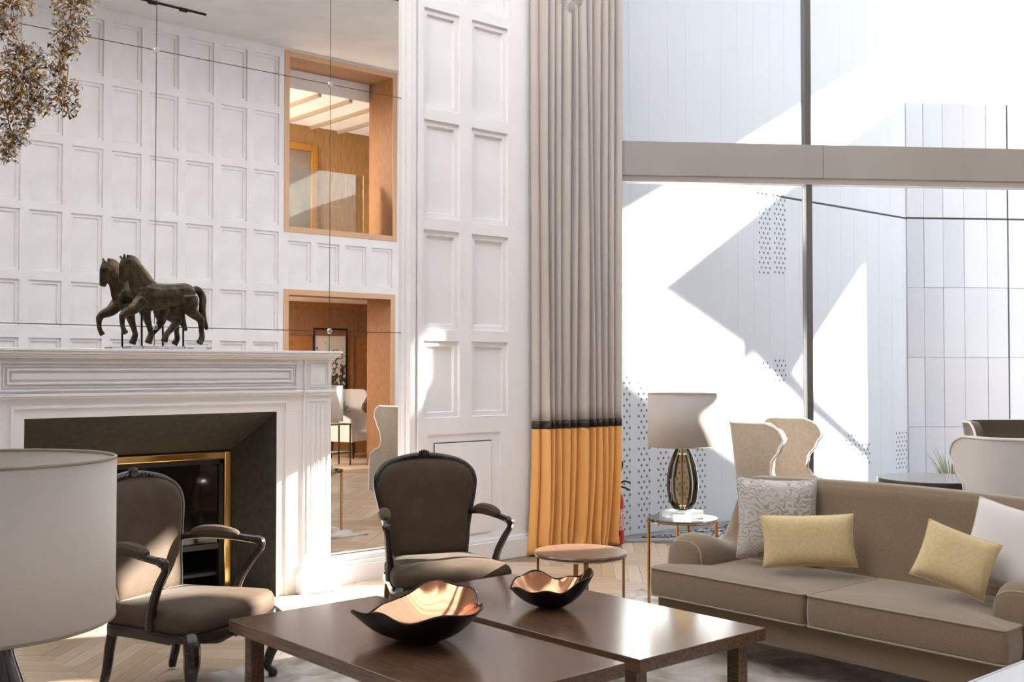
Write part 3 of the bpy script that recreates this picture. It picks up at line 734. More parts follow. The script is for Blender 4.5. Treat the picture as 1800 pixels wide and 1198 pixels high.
def bowl(label, loc, rad, h, tilt, seed, rot):
    rnd = random.Random(seed); ph = [rnd.uniform(0, 6.28) for _ in range(4)]
    t = thing('decorative_bowl', label, 'bowl', loc, rot, 'copper-lined bowls on the coffee tables')
    def rim(a): return 1+.06*math.sin(2*a+ph[0])+.05*math.sin(3*a+ph[1])+.035*math.sin(5*a+ph[2])
    def lift(a): return .16*math.sin(2*a+ph[3])+.12*math.sin(3*a+ph[0])+.07*math.sin(7*a+ph[1])
    def surf(off, inner):
        def fn(u, v):
            a = 2*math.pi*u; r = v; R_ = rad*rim(a)*(r**.8)
            z = h*(r**2.0)*(1+lift(a)*r*r)+tilt*R_*math.cos(a)*r
            fold = (.035*math.sin(9*a+ph[2]) if inner else 0)*rad*r**3*.4
            if r < .32: z = max(0, z*(r/.32)**2)
            k = 1-off/rad
            return ((R_+fold)*math.cos(a)*k, (R_+fold)*math.sin(a)*k, z+off*1.15*(1-.9*r**6))
        return fn
    obj('outer_shell', MB().grid(surf(0, False), 72, 20, cu=True), bronze, t, smooth=80)
    obj('copper_lining', MB().grid(surf(.006, True), 72, 20, cu=True), copper, t, smooth=80, label='polished copper inner lining')
    rp = [Vector(surf(.003, False)(k/72, 1.0)) for k in range(72)]
    obj('rim', MB().tube(rp, .0045, 6, closed=True), bronze, t)
    return t
b1 = Pz(740, 1124, .42); b2 = Pz(968, 1066, .42)
bowl('larger copper-lined bronze bowl with wavy rim', (b1.x, b1.y, .421), .265, .135, .10, 5, R(-35))
bowl('smaller copper-lined bronze bowl with wavy rim', (b2.x, b2.y, .421), .175, .115, .12, 11, R(-20))

# ---- carved armchairs
def armchair(label, loc, rz, group='carved velvet armchairs by the fireplace'):
    t = thing('carved_armchair', label, 'armchair', loc, rz, group)
    out = [(-.205,.385),(-.225,.46),(-.238,.56),(-.262,.67),(-.284,.77),(-.290,.83),(-.272,.885),(-.212,.928),(-.11,.955),(0,.966)]
    out = out+[(-x, z) for x, z in reversed(out[:-1])]+[(.12,.372),(0,.36),(-.12,.372)]
    lean = lambda z: .20+.17*(z-.36)
    ring = cr([(x, lean(z)+.03*(1-(x/.3)**2)*0, z) for x, z in out], 5, True)
    def curvey(p): return p+Vector((0, .035*(1-(p.x/.29)**2), 0))      # slightly hollow back
    ring = [curvey(p) for p in ring]
    fr = obj('back_frame', MB().tube(ring, .021, 10, closed=True, sq=(1, 1.1), up=(0, 1, 0)), walnut, t)
    # smoothed outline half width from the ring itself
    rz_ = sorted((p.z, abs(p.x)) for p in ring if p.z > .384)
    def face(sd):
        def fn(u, v):
            k = 1-(1-v)**1.6; z = .372+(.958-.372)*k
            best = None
            for (z0, w0), (z1, w1) in zip(rz_, rz_[1:]):
                if z0 <= z <= z1: best = w0+(w1-w0)*((z-z0)/(z1-z0) if z1 > z0 else 0); break
            if best is None: best = .2 if z < .5 else .02
            q = 2*u-1; x = best*math.sin(q*math.pi/2)
            qx = math.sin(q*math.pi/2)
            y = lean(z)+.035*(1-(x/.29)**2)
            bul = (max(0, 1-abs(qx)**4)*max(0, 1-abs(2*k-1)**6))**.5
            return (x, y+sd*(.004+(.055 if sd < 0 else .02)*bul), z-(.010*(1-(x/.22)**2) if k < .05 else 0))
        return fn
    obj('back_cushion', MB().grid(face(-1), 26, 26), velvet, t, smooth=80)
    obj('back_panel', MB().grid(face(1), 18, 14), velvet, t, smooth=80)
    # crest of small carved leaves
    cm = MB()
    for k in range(-2, 3):
        a = k*.42; y = lean(.97)+.03
        cm.tube(cr([(.0+.008*k, y-.012, .965), (.030*math.sin(a), y-.018, .975+.022*math.cos(a)), (.042*math.sin(a), y-.012, .975+.030*math.cos(a))], 3), [.010, .012, .010, .008, .006, .004, .002], 7)
    for s in (-1, 1):
        for k in range(6):
            x = s*(.045+.026*k); z = .968-.0005*k-.0032*k*k*.35
            cm.tube([(x-s*.012, lean(z)+.012, z-.004), (x, lean(z)+.004, z+.004), (x+s*.014, lean(z)+.012, z-.006)], [.006, .009, .004], 6)
    obj('crest', cm, walnut, fr)
    for s in (-1, 1):
        ra = cr([(s*.252, lean(.64)+.0, .640), (s*.285, .12, .655), (s*.325, -.02, .650), (s*.345, -.125, .640)], 6)
        ar = obj('arm', MB().tube(ra, [.015+.004*k/len(ra) for k in range(len(ra))], 8), walnut, t)
        po = cr([(s*.345, -.125, .640), (s*.352, -.165, .632), (s*.350, -.170, .600), (s*.335, -.13, .545), (s*.315, -.085, .47), (s*.305, -.06, .40), (s*.30, -.055, .33)], 6)
        n = len(po)
        obj('arm_post', MB().tube(po, [lerp_tab([(0,.018),(.15,.024),(.3,.017),(.7,.021),(1,.028)], k/n) for k in range(n)], 8), walnut, ar)
        pd = cr([(s*.272, .19, .662), (s*.29, .12, .672), (s*.310, .03, .672), (s*.328, -.055, .662)], 5); n = len(pd)-1
        obj('arm_pad', MB().tube(pd, [.012+.022*math.sin(math.pi*min(1, max(0, k/n)))**.6 for k in range(n+1)], 10, sq=(1, 1.05)), velvet, ar)
    seat = [(-.24,.24),(-.275,.10),(-.31,-.08),(-.33,-.23),(-.30,-.285),(-.18,-.31),(0,-.325),(.18,-.31),(.30,-.285),(.33,-.23),(.31,-.08),(.275,.10),(.24,.24),(0,.25)]
    sp = [(p.x, p.y) for p in cr([(x, y, 0) for x, y in seat], 5, True)]
    obj('seat_cushion', MB().loft(sp, [(.02, .315), (.004, .325), (0, .345), (.0, .375), (.012, .40), (.035, .415)], .028), velvet, t, smooth=70)
    # serpentine seat rail
    rl = MB(); n = len(sp)
    def drop(x, y): return .262+.028*min(1, (abs(abs(x)-.16)/.14))*(1 if y < -.2 else .6)-.02*math.exp(-(x/.05)**2)*(1 if y < -.2 else 0)
    b0 = len(rl.v)
    for x, y in sp:
        z = drop(x, y); k = 1.012
        rl.v += [(x*k, y*k, .325), (x*k*1.012, y*k*1.012, .312), (x*k*1.012, y*k*1.012, z+.012), (x*k, y*k, z), (x*.93, y*.93, z), (x*.93, y*.93, .325)]
    for i in range(n):
        for j in range(5): rl.f.append((b0+i*6+j, b0+((i+1) % n)*6+j, b0+((i+1) % n)*6+j+1, b0+i*6+j+1))
    ra_ = obj('seat_rail', rl, walnut, t, smooth=50)
    cv = MB()
    for k in range(-3, 4): cv.tube([(k*.020, -.338, .270+.003*abs(k)), (k*.026, -.342, .285), (k*.03, -.336, .298)], [.006, .009, .003], 6)
    obj('carving', cv, walnut, ra_)
    for s in (-1, 1):
        P = cr([(s*.285, -.245, .33), (s*.312, -.283, .285), (s*.325, -.298, .235), (s*.312, -.283, .16), (s*.292, -.262, .09), (s*.286, -.257, .045), (s*.298, -.276, .025), (s*.299, -.278, .0)], 5); n = len(P)-1
        obj('leg', MB().tube(P, [lerp_tab([(0,.03),(.18,.038),(.32,.036),(.55,.024),(.78,.017),(.9,.024),(1,.02)], k/n) for k in range(n+1)], 10), walnut, t)
        P = cr([(s*.225, .215, .33), (s*.235, .235, .22), (s*.238, .25, .11), (s*.24, .272, .025), (s*.24, .273, .0)], 5); n = len(P)-1
        obj('leg', MB().tube(P, [.026-.008*k/n for k in range(n+1)], 10), walnut, t)
        bp = cr([(s*.212, lean(.40), .40), (s*.222, .215, .33)], 3)
        obj('back_stile', MB().tube([(s*.212, lean(.42)+.012, .42), (s*.22, .215, .30)], .022, 8), walnut, t)
    return t
armchair('carved dark wood armchair beside the cream lampshade, in front of the firebox', (2.30, 4.93, .0165), R(26))
armchair('carved dark wood armchair in front of the mirror strip and white wall panel', (3.80, 4.93, .0165), R(-20))

# ---- sofa (faces -x)
sf = thing('sofa', 'taupe wool two-seat sofa with rolled arms behind the coffee tables', 'sofa', (4.9, 2.98, .014))
SY0, SY1 = 1.97, 3.985
def spart(name, mb, m, parent=None, **k):
    mb.move(-sf.location); return obj(name, mb, m, parent or sf, **k)
spart('base', MB().loft([(4.50, SY0+.04), (5.36, SY0+.04), (5.36, SY1-.04), (4.50, SY1-.04)], [(.01, .155), (0, .165), (0, .285), (.008, .298)]), sofa_m, bevel=.01)
def seat_cushion(y0, y1, tl, tr):
    poly = [(4.43, y0), (4.595, y0)]
    if tl: poly += [(4.605, y0+.165)]
    poly += [(5.06, y0+(.165 if tl else 0)), (5.06, y1-(.165 if tr else 0))]
    if tr: poly += [(4.605, y1-.165)]
    poly += [(4.595, y1), (4.43, y1)]
    P = []
    n = len(poly)
    for i in range(n):       # round the corners
        a, b, c = Vector(poly[i-1]), Vector(poly[i]), Vector(poly[(i+1) % n])
        r = min(.03, (a-b).length/2.2, (c-b).length/2.2); p = b+(a-b).normalized()*r; q = b+(c-b).normalized()*r
        for k in range(5): t = k/4; P.append(tuple((1-t)**2*p+2*t*(1-t)*b+t*t*q))
    if sum((P[i-1][0]*P[i][1]-P[i][0]*P[i-1][1]) for i in range(len(P))) < 0: P.reverse()
    cz = spart('seat_cushion', MB().loft(P, [(.02, .296), (.006, .302), (0, .318), (-.004, .37), (0, .432), (.004, .446), (.022, .452)], .02), sofa_m, smooth=50)
    for z in (.446, .305):
        pp = [Vector((p[0], p[1], z)) for p in P]
        obj('piping', MB().tube([q-sf.location for q in pp], .0042, 6, closed=True), pipe_m, cz)
seat_cushion(2.05, 2.985, True, False); seat_cushion(2.995, 3.945, False, True)
# back with gently arched top and wrapped ends
def backfn(u, v):
    y = SY0+.03+(SY1-SY0-.06)*u; d = min(u, 1-u)
    top = .885+.022*math.sin(math.pi*u)-(.30*(max(0, .075-d)/.075)**2)
    pr = [(5.02,.30),(5.06,.45),(5.10,.62),(5.135,.76),(5.155,.86),(5.185,.90),(5.235,.905),(5.28,.88),(5.31,.80),(5.33,.6),(5.345,.4),(5.35,.2)]
    k = v*(len(pr)-1); i = min(int(k), len(pr)-2); f = k-i
    x = pr[i][0]+(pr[i+1][0]-pr[i][0])*f; z = pr[i][1]+(pr[i+1][1]-pr[i][1])*f
    z = .2+(z-.2)*(top-.2)/(.905-.2) if z > .2 else z
    x += .05*(abs(2*u-1)**4)*-1*(1 if v < .5 else 0)
    return (x-sf.location.x, y-sf.location.y, z-sf.location.z)
mbk = MB().grid(backfn, 60, 34)
n = 34
mbk.f.append(tuple(range(n))); mbk.f.append(tuple(59*n+k for k in reversed(range(n))))
obj('backrest', mbk, sofa_m, sf, smooth=50)
for s, yc in ((-1, 2.08), (1, 3.865)):
    def armfn(u, v, yc=yc, s=s):
        x = 4.61+.58*u; a = v*2*math.pi
        tz = .575+.035*math.exp(-((x-4.72)/.12)**2)-.035*math.exp(-((x-4.98)/.12)**2)+.16*max(0, (x-5.02)/.17)**1.6
        tz += .0
        w = .118*(1+.05*math.cos(u*3)); h = tz-.29
        ca_, sa_ = math.cos(a), math.sin(a)
        yy = yc+s*.0+w*(abs(ca_)**.75)*math.copysign(1, ca_); zz = .29+h*.5+h*.5*(abs(sa_)**(.55 if sa_ > 0 else .3))*math.copysign(1, sa_)
        x -= .035*(1-max(0, sa_))*0
        if u < .12: k = 1-u/.12; yy = yc+(yy-yc)*(1-.16*k*k); zz = .29+(zz-.29)*(1-.13*k*k)
        return (x-sf.location.x, yy-sf.location.y, zz-sf.location.z)
    mb = MB().grid(armfn, 26, 28, cv=True); mb.f.append(tuple(range(28))); mb.f.append(tuple(25*28+k for k in reversed(range(28))))
    am = obj('arm', mb, sofa_m, sf, smooth=60)
    obj('piping', MB().tube([Vector(armfn(.03, k/40)) for k in range(40)], .0045, 6, closed=True), pipe_m, am)
for x in (4.56, 5.28):
    for y in (SY0+.1, SY1-.1):
        spart('foot', MB().tube([(x, y, .014), (x, y, .16)], [.018, .03], 8), walnut)

def pillow(name, label, cat, w, h, t, m, loc, rz, lean=0, roll=0, piping=None):
    o_ = thing(name, label, cat, loc)
    o_.rotation_mode = 'ZXY'
    def fn(s):
        def f(u, v):
            a, b = 2*u-1, 2*v-1
            x = w/2*a*(1-.07*(1-b*b)*a*a); z = h/2*b*(1-.07*(1-a*a)*b*b)
            th = t/2*(max(0, (1-a**4)*(1-b**4)))**.55
            return (x, s*th, z)
        return f
    mb = MB().grid(fn(-1), 22, 22); mb2 = MB().grid(fn(1), 22, 22); mb2.f = [q[::-1] for q in mb2.f]
    mb.add(mb2.v, mb2.f)
    ob = obj('cover', mb, m, o_, smooth=80)
    seam = []
    for k in range(20): seam.append(fn(-1)(k/20, 0))
    for k in range(20): seam.append(fn(-1)(1, k/20))
    for k in range(20): seam.append(fn(-1)(1-k/20, 1))
    for k in range(20): seam.append(fn(-1)(0, 1-k/20))
    obj('seam', MB().tube(seam, .003, 5, closed=True), m, o_)
    o_.rotation_mode = 'QUATERNION'
    q = Matrix.Rotation(rz, 3, 'Z') @ Matrix.Rotation(-lean, 3, 'X') @ Matrix.Rotation(roll, 3, 'Y')
    o_.rotation_quaternion = q.to_quaternion()
    return o_
def at(px, py, u): return Pu(px, py, u)
pillow('cushion', 'silver paisley brocade cushion in the sofa corner', 'cushion', .43, .43, .15, paisley, at(1366, 911, 4.945), R(-44), R(12), R(2))
pillow('cushion', 'straw-yellow lumbar cushion leaning on the paisley cushion', 'cushion', .47, .265, .13, yel, at(1421, 950, 4.80), R(-44), R(14), R(-1))
pillow('cushion', 'straw-yellow square cushion tilted against the ivory cushion', 'cushion', .32, .27, .12, yel, at(1680, 983, 4.75), R(-58), R(22), R(20))
pillow('cushion', 'large plain ivory cushion by the near sofa arm', 'cushion', .37, .39, .12, whitecloth, at(1776, 964, 4.99), R(-70), R(20), R(14))

# ---- round walnut side table
t = thing('side_table', 'small round walnut-topped side table with slim brass legs', 'side table', (4.30, 4.325, .014))
obj('table_top', MB().lathe([(.0, .455), (.235, .455), (.252, .465), (.255, .478), (.25, .486), (0, .486)], 56), tablew2, t)
for k in range(4):
    a = R(-41+90*k+3); c, s = math.cos(a), math.sin(a); r = .235
    lg = MB().box(-.013, .013, -.006, .006, 0, .457)
    lg.v = [(r*c+p[1]*c-p[0]*s, r*s+p[1]*s+p[0]*c, p[2]) for p in lg.v]
    obj('leg', lg, gold, t)
obj('lower_ring', MB().tube([(.235*math.cos(R(6*k)), .235*math.sin(R(6*k)), .008) for k in range(60)], .006, 6, closed=True), gold, t)

# ---- glass side table with lamp
LX, LY, LZ = 5.42, 4.545, .55
t = thing('glass_side_table', 'round clear glass side table with brass legs behind the sofa arm', 'side table', (LX, LY, .0145))
obj('glass_top', MB().lathe([(.0, LZ-.016), (.218, LZ-.016), (.22, LZ-.012), (.22, LZ-.006), (.218, LZ-.004), (0, LZ-.004)], 56), tableglass, t)
obj('top_ring', MB().tube([(.214*math.cos(R(6*k)), .214*math.sin(R(6*k)), LZ-.022) for k in range(60)], .005, 6, closed=True), gold, t)
for k in range(4):
    a = R(139+90*k); c, s = math.cos(a), math.sin(a)
    obj('leg', MB().tube([(.212*c, .212*s, 0), (.212*c, .212*s, LZ-.02)], .010, 6), gold, t)
def table_lamp(label, loc, R_, zs0, zs1, vase, glassm, sm, plinth=None, group='smoked glass table lamps'):
    t = thing('table_lamp', label, 'lamp', loc, 0, group); z = 0
    if plinth:
        obj('plinth', MB().box(-plinth[0], plinth[0], -plinth[0], plinth[0], 0, plinth[1]), clear, t, bevel=.002, label='clear block plinth')
    vb = obj('glass_body', MB().lathe(vase, 40, cap=True), glassm, t, smooth=60, label='smoked amber glass body')
    inner = [(r*.62, zz*.86+vase[0][1]*.14+.02) for r, zz in vase[1:-1]]
    obj('inner_glass', MB().lathe([(0.001, inner[0][1])]+inner+[(.001, inner[-1][1])], 28), glassm, vb, smooth=60)
    obj('stem', MB().tube([(0, 0, vase[0][1]+.02), (0, 0, zs0+.12)], .006, 8), gold, t)
    obj('neck', MB().lathe([(.024, vase[-1][1]-.004), (.024, vase[-1][1]+.012), (.012, vase[-1][1]+.02), (.012, zs0+.06)], 20), brass, t)
    sh = obj('shade', MB().lathe([(R_*1.0, zs0), (R_*1.0, zs1)], 64, cap=False), sm, t); solidify(sh, .004)
    for zz in (zs0, zs1):
        obj('shade_rim', MB().tube([(R_*math.cos(R(5*k)), R_*math.sin(R(5*k)), zz) for k in range(72)], .0035, 6, closed=True), shade_rim, sh)
    sp = MB()
    for k in range(3):
        a = R(120*k+20); sp.tube([(0, 0, zs0+.10), (R_*math.cos(a), R_*math.sin(a), zs0+.06)], .0025, 5)
    obj('spider', sp, brass, sh)
    obj('bulb', MB().lathe([(.0, zs0+.05), (.014, zs0+.055), (.016, zs0+.09), (.03, zs0+.13), (.028, zs0+.16), (.0, zs0+.185)], 16), pale_pot, t)
    return t
vz = [(.028, .046), (.06, .055), (.085, .10), (.099, .18), (.098, .25), (.083, .33), (.062, .39), (.042, .43), (.036, .445)]
table_lamp('grey drum lamp with smoked glass body on the glass side table', (LX, LY, LZ+.011), .214, .448, .775, vz, ambglass, shade_g, (.092, .045))
# ---- foreground lamp on a console
FL = Pd(-38, 985, 1.95); FLx, FLy = FL.x, FL.y
t = thing('console_table', 'small dark console table under the near cream lamp', 'side table', (FLx, FLy, .004))
obj('table_top', MB().box(-.30, .24, -.25, .22, .55, .585), tablew, t, bevel=.004)
for sx in (-.26, .20):
    for sy in (-.21, .18): obj('leg', MB().box(sx-.02, sx+.02, sy-.02, sy+.02, 0, .55), tablew, t)
dk = glass_mat('dark_smoked_glass', (.22, .18, .13), .12)
vz2 = [(.05, .012), (.075, .02), (.105, .09), (.11, .18), (.098, .28), (.075, .36), (.062, .40), (.058, .42)]
table_lamp('large cream drum lamp in the near left foreground', (FLx, FLy, .59), .226, .465, .748, vz2, dk, shade_m)

# ---- wing chairs
def wing_chair(label, loc, rz, m, mi=None, legm=walnut, group='wing chairs by the window'):
    t = thing('wing_chair', label, 'armchair', loc, rz, group)
    ftab = [(.30,.28),(.58,.29),(.64,.27),(.685,.17),(.73,.05),(.79,.02),(.86,.035),(.95,.10),(1.02,.145),(1.07,.13),(1.105,.09),(1.125,.03)]
    def shell(u, v):
        z = .28+.845*v; f = lerp_tab(ftab, z)
        s = 2*u-1; sg = math.copysign(1, s); a = abs(s)
        fl = 1+.12*max(0, (z-.62)/.5)
        if a < .62:
            ph = a/.62*math.pi/2
            x = .335*(math.sin(ph)**.75)*sg*fl; y = .32*(math.cos(ph)**.6)
            if f < 0: y = max(y, 0) if False else y
        else:
            k = (a-.62)/.38; x = sg*(.335+.03*k*max(0, f)/.29)*fl; y = -f*k if f > 0 else -f*k
        if f < 0 and a < .62: pass
        y += .10*(z-.45)
        return (x, y, z)
    sh = obj('shell', MB().grid(shell, 60, 40), m, t, smooth=70); solidify(sh, .055, 1)
    bv = sh.modifiers.new('bevel', 'BEVEL'); bv.width = .018; bv.segments = 3; bv.limit_method = 'ANGLE'; bv.angle_limit = R(55)
    edge = [Vector(shell(0, v/39)) for v in range(40)]+[Vector(shell(u/40, 1)) for u in range(1, 40)]+[Vector(shell(1, 1-v/39)) for v in range(40)]
    obj('piping', MB().tube(edge, .008, 6), ivory if m is not ivory else m, sh)
    obj('seat_cushion', MB().loft(rrect(.285, .29, .06, 5, (0, -.02)), [(.02, .29), (0, .30), (0, .40), (.01, .425), (.035, .44)], .025), mi or m, t, smooth=60)
    obj('inner_back', MB().grid(lambda u, v: (.27*(2*u-1), .255+.10*(v*.62)-.03*math.sin(math.pi*u)*math.sin(math.pi*v)-.03*(2*u-1)**2, .42+.62*v), 14, 14), mi or m, t, smooth=80)
    for sx in (-.24, .24):
        for sy in (-.23, .2): obj('leg', MB().tube([(sx, sy, .30), (sx*1.06, sy*1.06, 0)], [.024, .014], 8), legm, t)
    return t
wing_chair('taupe wing chair turned sideways beside the window mullion', (6.53, 4.50, .004), R(14), beige)
wing_chair('ivory wing chair seen from behind at the right', (6.12, 2.72, .004), R(146), ivory)
wing_chair('dark brown wing chair behind the ivory one', (7.55, 3.32, .004), R(-44), brownf)
wing_chair('white wing chair reflected through the doorway of the lobby', (10.25, -2.35, .002), R(160), ivory, group='lobby furniture seen in the mirror')
# low dark tub chair behind the round table
t = thing('tub_chair', 'low dark brown tub chair behind the round bistro table', 'armchair', (8.50, 3.65, .004), R(-60))
def tub(u, v):
    a = R(-20+220*u); z = .22+.36*v; r = .32+.03*v
    return (r*math.cos(a), r*math.sin(a), z)
solidify(obj('shell', MB().grid(tub, 36, 8), brownf, t, smooth=60), .06, 1)
obj('seat_cushion', MB().loft([(p[0], p[1]) for p in rrect(.26, .26, .2, 6)], [(.02, .22), (0, .24), (0, .36), (.03, .40)], .02), brownf, t, smooth=60)
for a in (45, 135, 225, 315): obj('leg', MB().tube([(.2*math.cos(R(a)), .2*math.sin(R(a)), 0), (.2*math.cos(R(a)), .2*math.sin(R(a)), .23)], [.012, .02], 8), walnut, t)
# ---- round dark table by the window
t = thing('bistro_table', 'round dark-topped pedestal table by the window', 'table', (7.97, 4.23, .004))
obj('table_top', MB().lathe([(0, .651), (.395, .651), (.405, .656), (.405, .662), (0, .662)], 64), darktop, t)
obj('table_edge', MB().lathe([(.30, .612), (.40, .612), (.407, .618), (.407, .655)], 64), darkedge, t)
obj('pedestal', MB().lathe([(.035, .02), (.035, .55), (.06, .61)], 24), darkedge, t)
obj('foot', MB().lathe([(0, 0), (.24, 0), (.24, .012), (.05, .03), (.035, .04)], 40), darkedge, t)
# ---- potted grass
gp = Pd(1672, 830, 9.35)
t = thing('potted_grass', 'spiky pale green grass in a white pot behind the round table', 'plant', (gp.x, gp.y, .004))
obj('pot', MB().lathe([(0, 0), (.10, 0), (.14, .46), (.135, .46), (.125, .43), (0, .43)], 28), pale_pot, t)
gm = MB(); rnd = random.Random(3)
for k in range(70):
    a = rnd.uniform(0, 6.28); l = rnd.uniform(.2, .42); s = rnd.uniform(.1, .55)
    P = [Vector((.03*math.cos(a), .03*math.sin(a), .43)), Vector(((.03+s*l*.4)*math.cos(a), (.03+s*l*.4)*math.sin(a), .43+l*.6)), Vector(((.03+s*l)*math.cos(a), (.03+s*l)*math.sin(a), .43+l*.95))]
    gm.tube(P, [.005, .004, .001], 3)
obj('blades', gm, palegreen, t, kind='stuff')
# ---- white ottoman in the near right corner
t = thing('ottoman', 'white leather ottoman corner at the bottom right', 'ottoman', (3.95, 1.44, .014))
obj('cushion', MB().loft(rrect(.62, .385, .045, 5), [(.02, .20), (.004, .21), (0, .24), (0, .40), (.006, .418), (.03, .43)], .018), whitel, t, smooth=50)
obj('base', MB().loft(rrect(.60, .365, .04, 5), [(0, .05), (0, .20)]), whitel, t, smooth=50)
obj('piping', MB().tube([(p[0], p[1], .42) for p in rrect(.616, .381, .045, 5)], .005, 6, closed=True), whitel, t)
for sx in (-.54, .54):
    for sy in (-.30, .30): obj('foot', MB().tube([(sx, sy, 0), (sx, sy, .06)], .02, 8), walnut, t)

# ================================================================== HANGING LIGHTS
rnd = random.Random(21)
CD = 2.6
def chand(label, anchor, clusters, n_per, depth, size):
    top = Vector((anchor.x, anchor.y, CEIL-.001))
    t = thing('leaf_chandelier', label, 'chandelier', top)
    st = MB(); gl_, dl, cl_ = MB(), MB(), MB(); prev = None
    st.lathe([(.0, -.03), (.07, -.03), (.07, 0)], 20)
    st.tube([(0, 0, -.02), (0, 0, anchor.z-top.z)], .006, 8)
    for (px, py, rx, ry, n) in clusters:
        c = Pd(px, py, depth)-top; k = depth/F
        root = c+Vector((rnd.uniform(-.04, .04), rnd.uniform(-.04, .04), .09)) if py > 60 else Vector((0, 0, anchor.z-top.z+.1))
        st.tube(cr([root, (root+c)/2+Vector((rnd.uniform(-.03,.03), rnd.uniform(-.03,.03), .02)), c], 4), .0014, 5)
        for q in range(int(n*1.15)):
            while True:
                a, b, d = rnd.uniform(-1,1), rnd.uniform(-1,1), rnd.uniform(-1,1)
                if a*a+b*b+d*d < 1: break
            right = Vector((WX, -WY, 0)); fw_ = Vector((WY, WX, 0))
            p = c+right*(a*rx*k)+Vector((0,0,1))*(b*ry*k)+fw_*(d*rx*k)
            ax = Vector((rnd.gauss(0,1), rnd.gauss(0,1), rnd.gauss(0,1))).normalized(); sd = ax.orthogonal().normalized(); up = ax.cross(sd)
            l = size*rnd.uniform(.7, 1.4); w = size*rnd.uniform(.16, .3); cv_ = rnd.uniform(.15, .5)*l
            rr = rnd.random(); tgt = gl_ if rr < .40 else dl if rr < .66 else cl_
            pts = []
            for i_, (tt_, ww) in enumerate(((-1, .25), (-.35, 1), (.35, 1), (1, .3))):
                o_ = p+ax*(tt_*l*.5)+up*(cv_*(1-tt_*tt_)); pts += [o_-sd*w*ww, o_+sd*w*ww]
            tgt.add(pts, [(0,1,3,2), (2,3,5,4), (4,5,7,6)])
            if q % 6 == 0: st.tube([c+(p-c)*.15, c+(p-c)*.6+Vector((0,0,.01)), p], .0011, 4)
    obj('branches', st, gold, t)
    obj('gold_leaves', gl_, goldleaf, t, kind='stuff', smooth=80); obj('smoked_leaves', dl, darkleaf, t, kind='stuff', smooth=80); obj('crystal_leaves', cl_, crystal, t, kind='stuff', smooth=80)
    return t
cl = [(18,8,45,30,170),(8,50,26,28,110),(130,12,40,32,200),(122,58,36,30,150),(110,92,28,16,70),(45,100,42,24,190),(40,140,52,42,330),(20,185,36,34,190),(70,180,20,34,90),(102,118,18,14,50),(118,150,28,16,60),(112,180,30,28,110),(50,212,14,16,40),(22,240,30,26,150),(12,272,22,18,70),(-50,60,40,60,150),(-50,190,40,70,150),(60,-80,90,30,150)]
an = Pd(10, -60, CD)
chand('gold and crystal leaf chandelier hanging at the upper left', an, cl, 0, CD, .0125)
pc = Pd(1003, 4, 3.6)
t = thing('crystal_pendant', 'small clear crystal drop cluster hanging in front of the curtain', 'pendant', (pc.x, pc.y, CEIL-.001))
zc = pc.z-CEIL
obj('cord', MB().tube([(0,0,0), (0,0,zc+.06)], .0018, 5), gold, t)
for dx, dz, s in ((-.025,.012,1), (.0,-.012,1), (.028,.008,1), (.0,.035,.9), (-.03,.045,.8), (.03,.05,.8)):
    dr = MB().lathe([(.0, -.022*s), (.010*s, -.012*s), (.0125*s, 0), (.009*s, .012*s), (0, .022*s)], 7); dr.move((dx*WX, -dx*WY, zc+dz))
    obj('crystal_drop', dr, crystal, t, smooth=0)

# ================================================================== LOBBY SEEN IN THE MIRROR
pcx = [opp(552, 577, 16.40).x, opp(612, 580, 16.4).x]
t = thing('framed_picture', 'black framed ink drawing of a shrub on the terracotta wall', 'picture', (sum(pcx)/2, BY+.004, 1.62))
w2 = (pcx[1]-pcx[0])/2; h2 = .56
mb = MB(); frames(mb, -w2, w2, -h2, h2, 0, ((0, .03, .0),)); mb = MB().box(-w2, w2, 0, .03, h2-.03, h2).box(-w2, w2, 0, .03, -h2, -h2+.03).box(-w2, -w2+.03, 0, .03, -h2+.03, h2-.03).box(w2-.03, w2, 0, .03, -h2+.03, h2-.03)
obj('frame', mb, blackm, t, bevel=.003)
obj('picture_sheet', MB().box(-w2+.03, w2-.03, .002, .012, -h2+.03, h2-.03), picture_m, t, smooth=0)
t = thing('plant_stand', 'glass and steel plant stand in the lobby doorway', 'stand', (9.22, -1.25, .004))
fm = M('stand_steel', '4f5b5a', .3, .7)
for sx in (-.2, .2):
    for sy in (-.16, .16): obj('leg', MB().box(sx-.01, sx+.01, sy-.01, sy+.01, 0, .64), fm, t)
for z in (.2, .63):
    obj('shelf_frame', MB().box(-.21, .21, -.17, -.15, z-.012, z+.008).box(-.21, .21, .15, .17, z-.012, z+.008).box(-.21, -.19, -.15, .15, z-.012, z+.008).box(.19, .21, -.15, .15, z-.012, z+.008), fm, t)
    obj('glass_shelf', MB().box(-.19, .19, -.15, .15, z-.004, z+.004), tableglass, t, smooth=0)
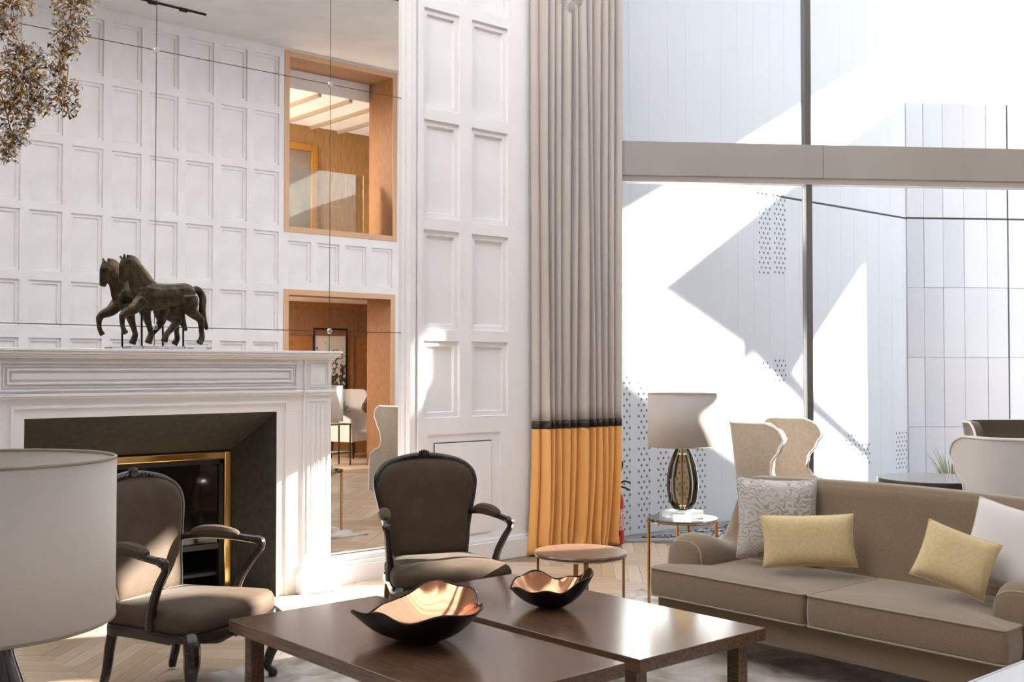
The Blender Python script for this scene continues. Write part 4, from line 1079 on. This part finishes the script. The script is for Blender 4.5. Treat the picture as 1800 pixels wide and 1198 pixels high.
t = thing('potted_shrub', 'leafy green plant in a white bowl on the lobby plant stand', 'plant', (9.22, -1.25, .643))
obj('pot', MB().lathe([(0, 0), (.06, 0), (.10, .05), (.105, .12), (.095, .12), (.085, .10), (0, .10)], 24), pale_pot, t)
lm = MB(); rnd = random.Random(9)
for k in range(160):
    a = rnd.uniform(0, 6.28); e = rnd.uniform(-.1, 1.4); r = rnd.uniform(.05, .24)
    p = Vector((r*math.cos(a)*math.cos(e), r*math.sin(a)*math.cos(e), .16+r*math.sin(e)))
    d = (p-Vector((0,0,.12))).normalized(); sd = d.orthogonal().normalized(); l = .045; w = .016
    lm.add([p-d*l, p+sd*w, p+d*l, p-sd*w], [(0,1,2,3)])
obj('foliage', lm, green, t, kind='stuff', smooth=0)

def add_fill_light(x, y, z, w, label):  # invented lamp, kept out of view, to brighten a room behind the openings
    t = thing('fill_light', label, 'fill light', (x, y, z), group='added fill lights behind the opposite wall')
    obj('fill_light_ring', MB().lathe([(.07, -.012), (.10, -.012), (.10, 0)], 24), white, t)
    l = bpy.data.lights.new('lamp', 'AREA'); l.shape = 'DISK'; l.size = .9; l.energy = w; l.color = (1, .93, .84)
    o = link(bpy.data.objects.new('lamp', l)); o.location = (x, y, z-.03)
add_fill_light(7.0, -1.9, 5.62, 300, 'added fill light under the gallery ceiling behind the upper opening')
add_fill_light(7.2, -1.7, 2.62, 170, 'added fill light under the lobby ceiling behind the doorway')

# dark lighting track on the ceiling, seen in the mirror
p, q = Pz(225, -6, CEIL-.02), Pz(362, 27, CEIL-.02)
a, b = Vector((p.x, 2*MIR-p.y, CEIL-.012)), Vector((q.x, 2*MIR-q.y, CEIL-.012))
tk = thing('lighting_track', 'thin dark lighting track on the ceiling, reflected at the mirror top', 'light track', tuple((a+b)/2))
obj('rail', MB().tube([a, b], .016, 4), blackm, tk, True, smooth=0)
for k in (.3, .7): c = a.lerp(b, k); obj('adapter', MB().box(c.x-.05, c.x+.05, c.y-.02, c.y+.02, c.z-.03, c.z+.01), blackm, tk, True, smooth=0)
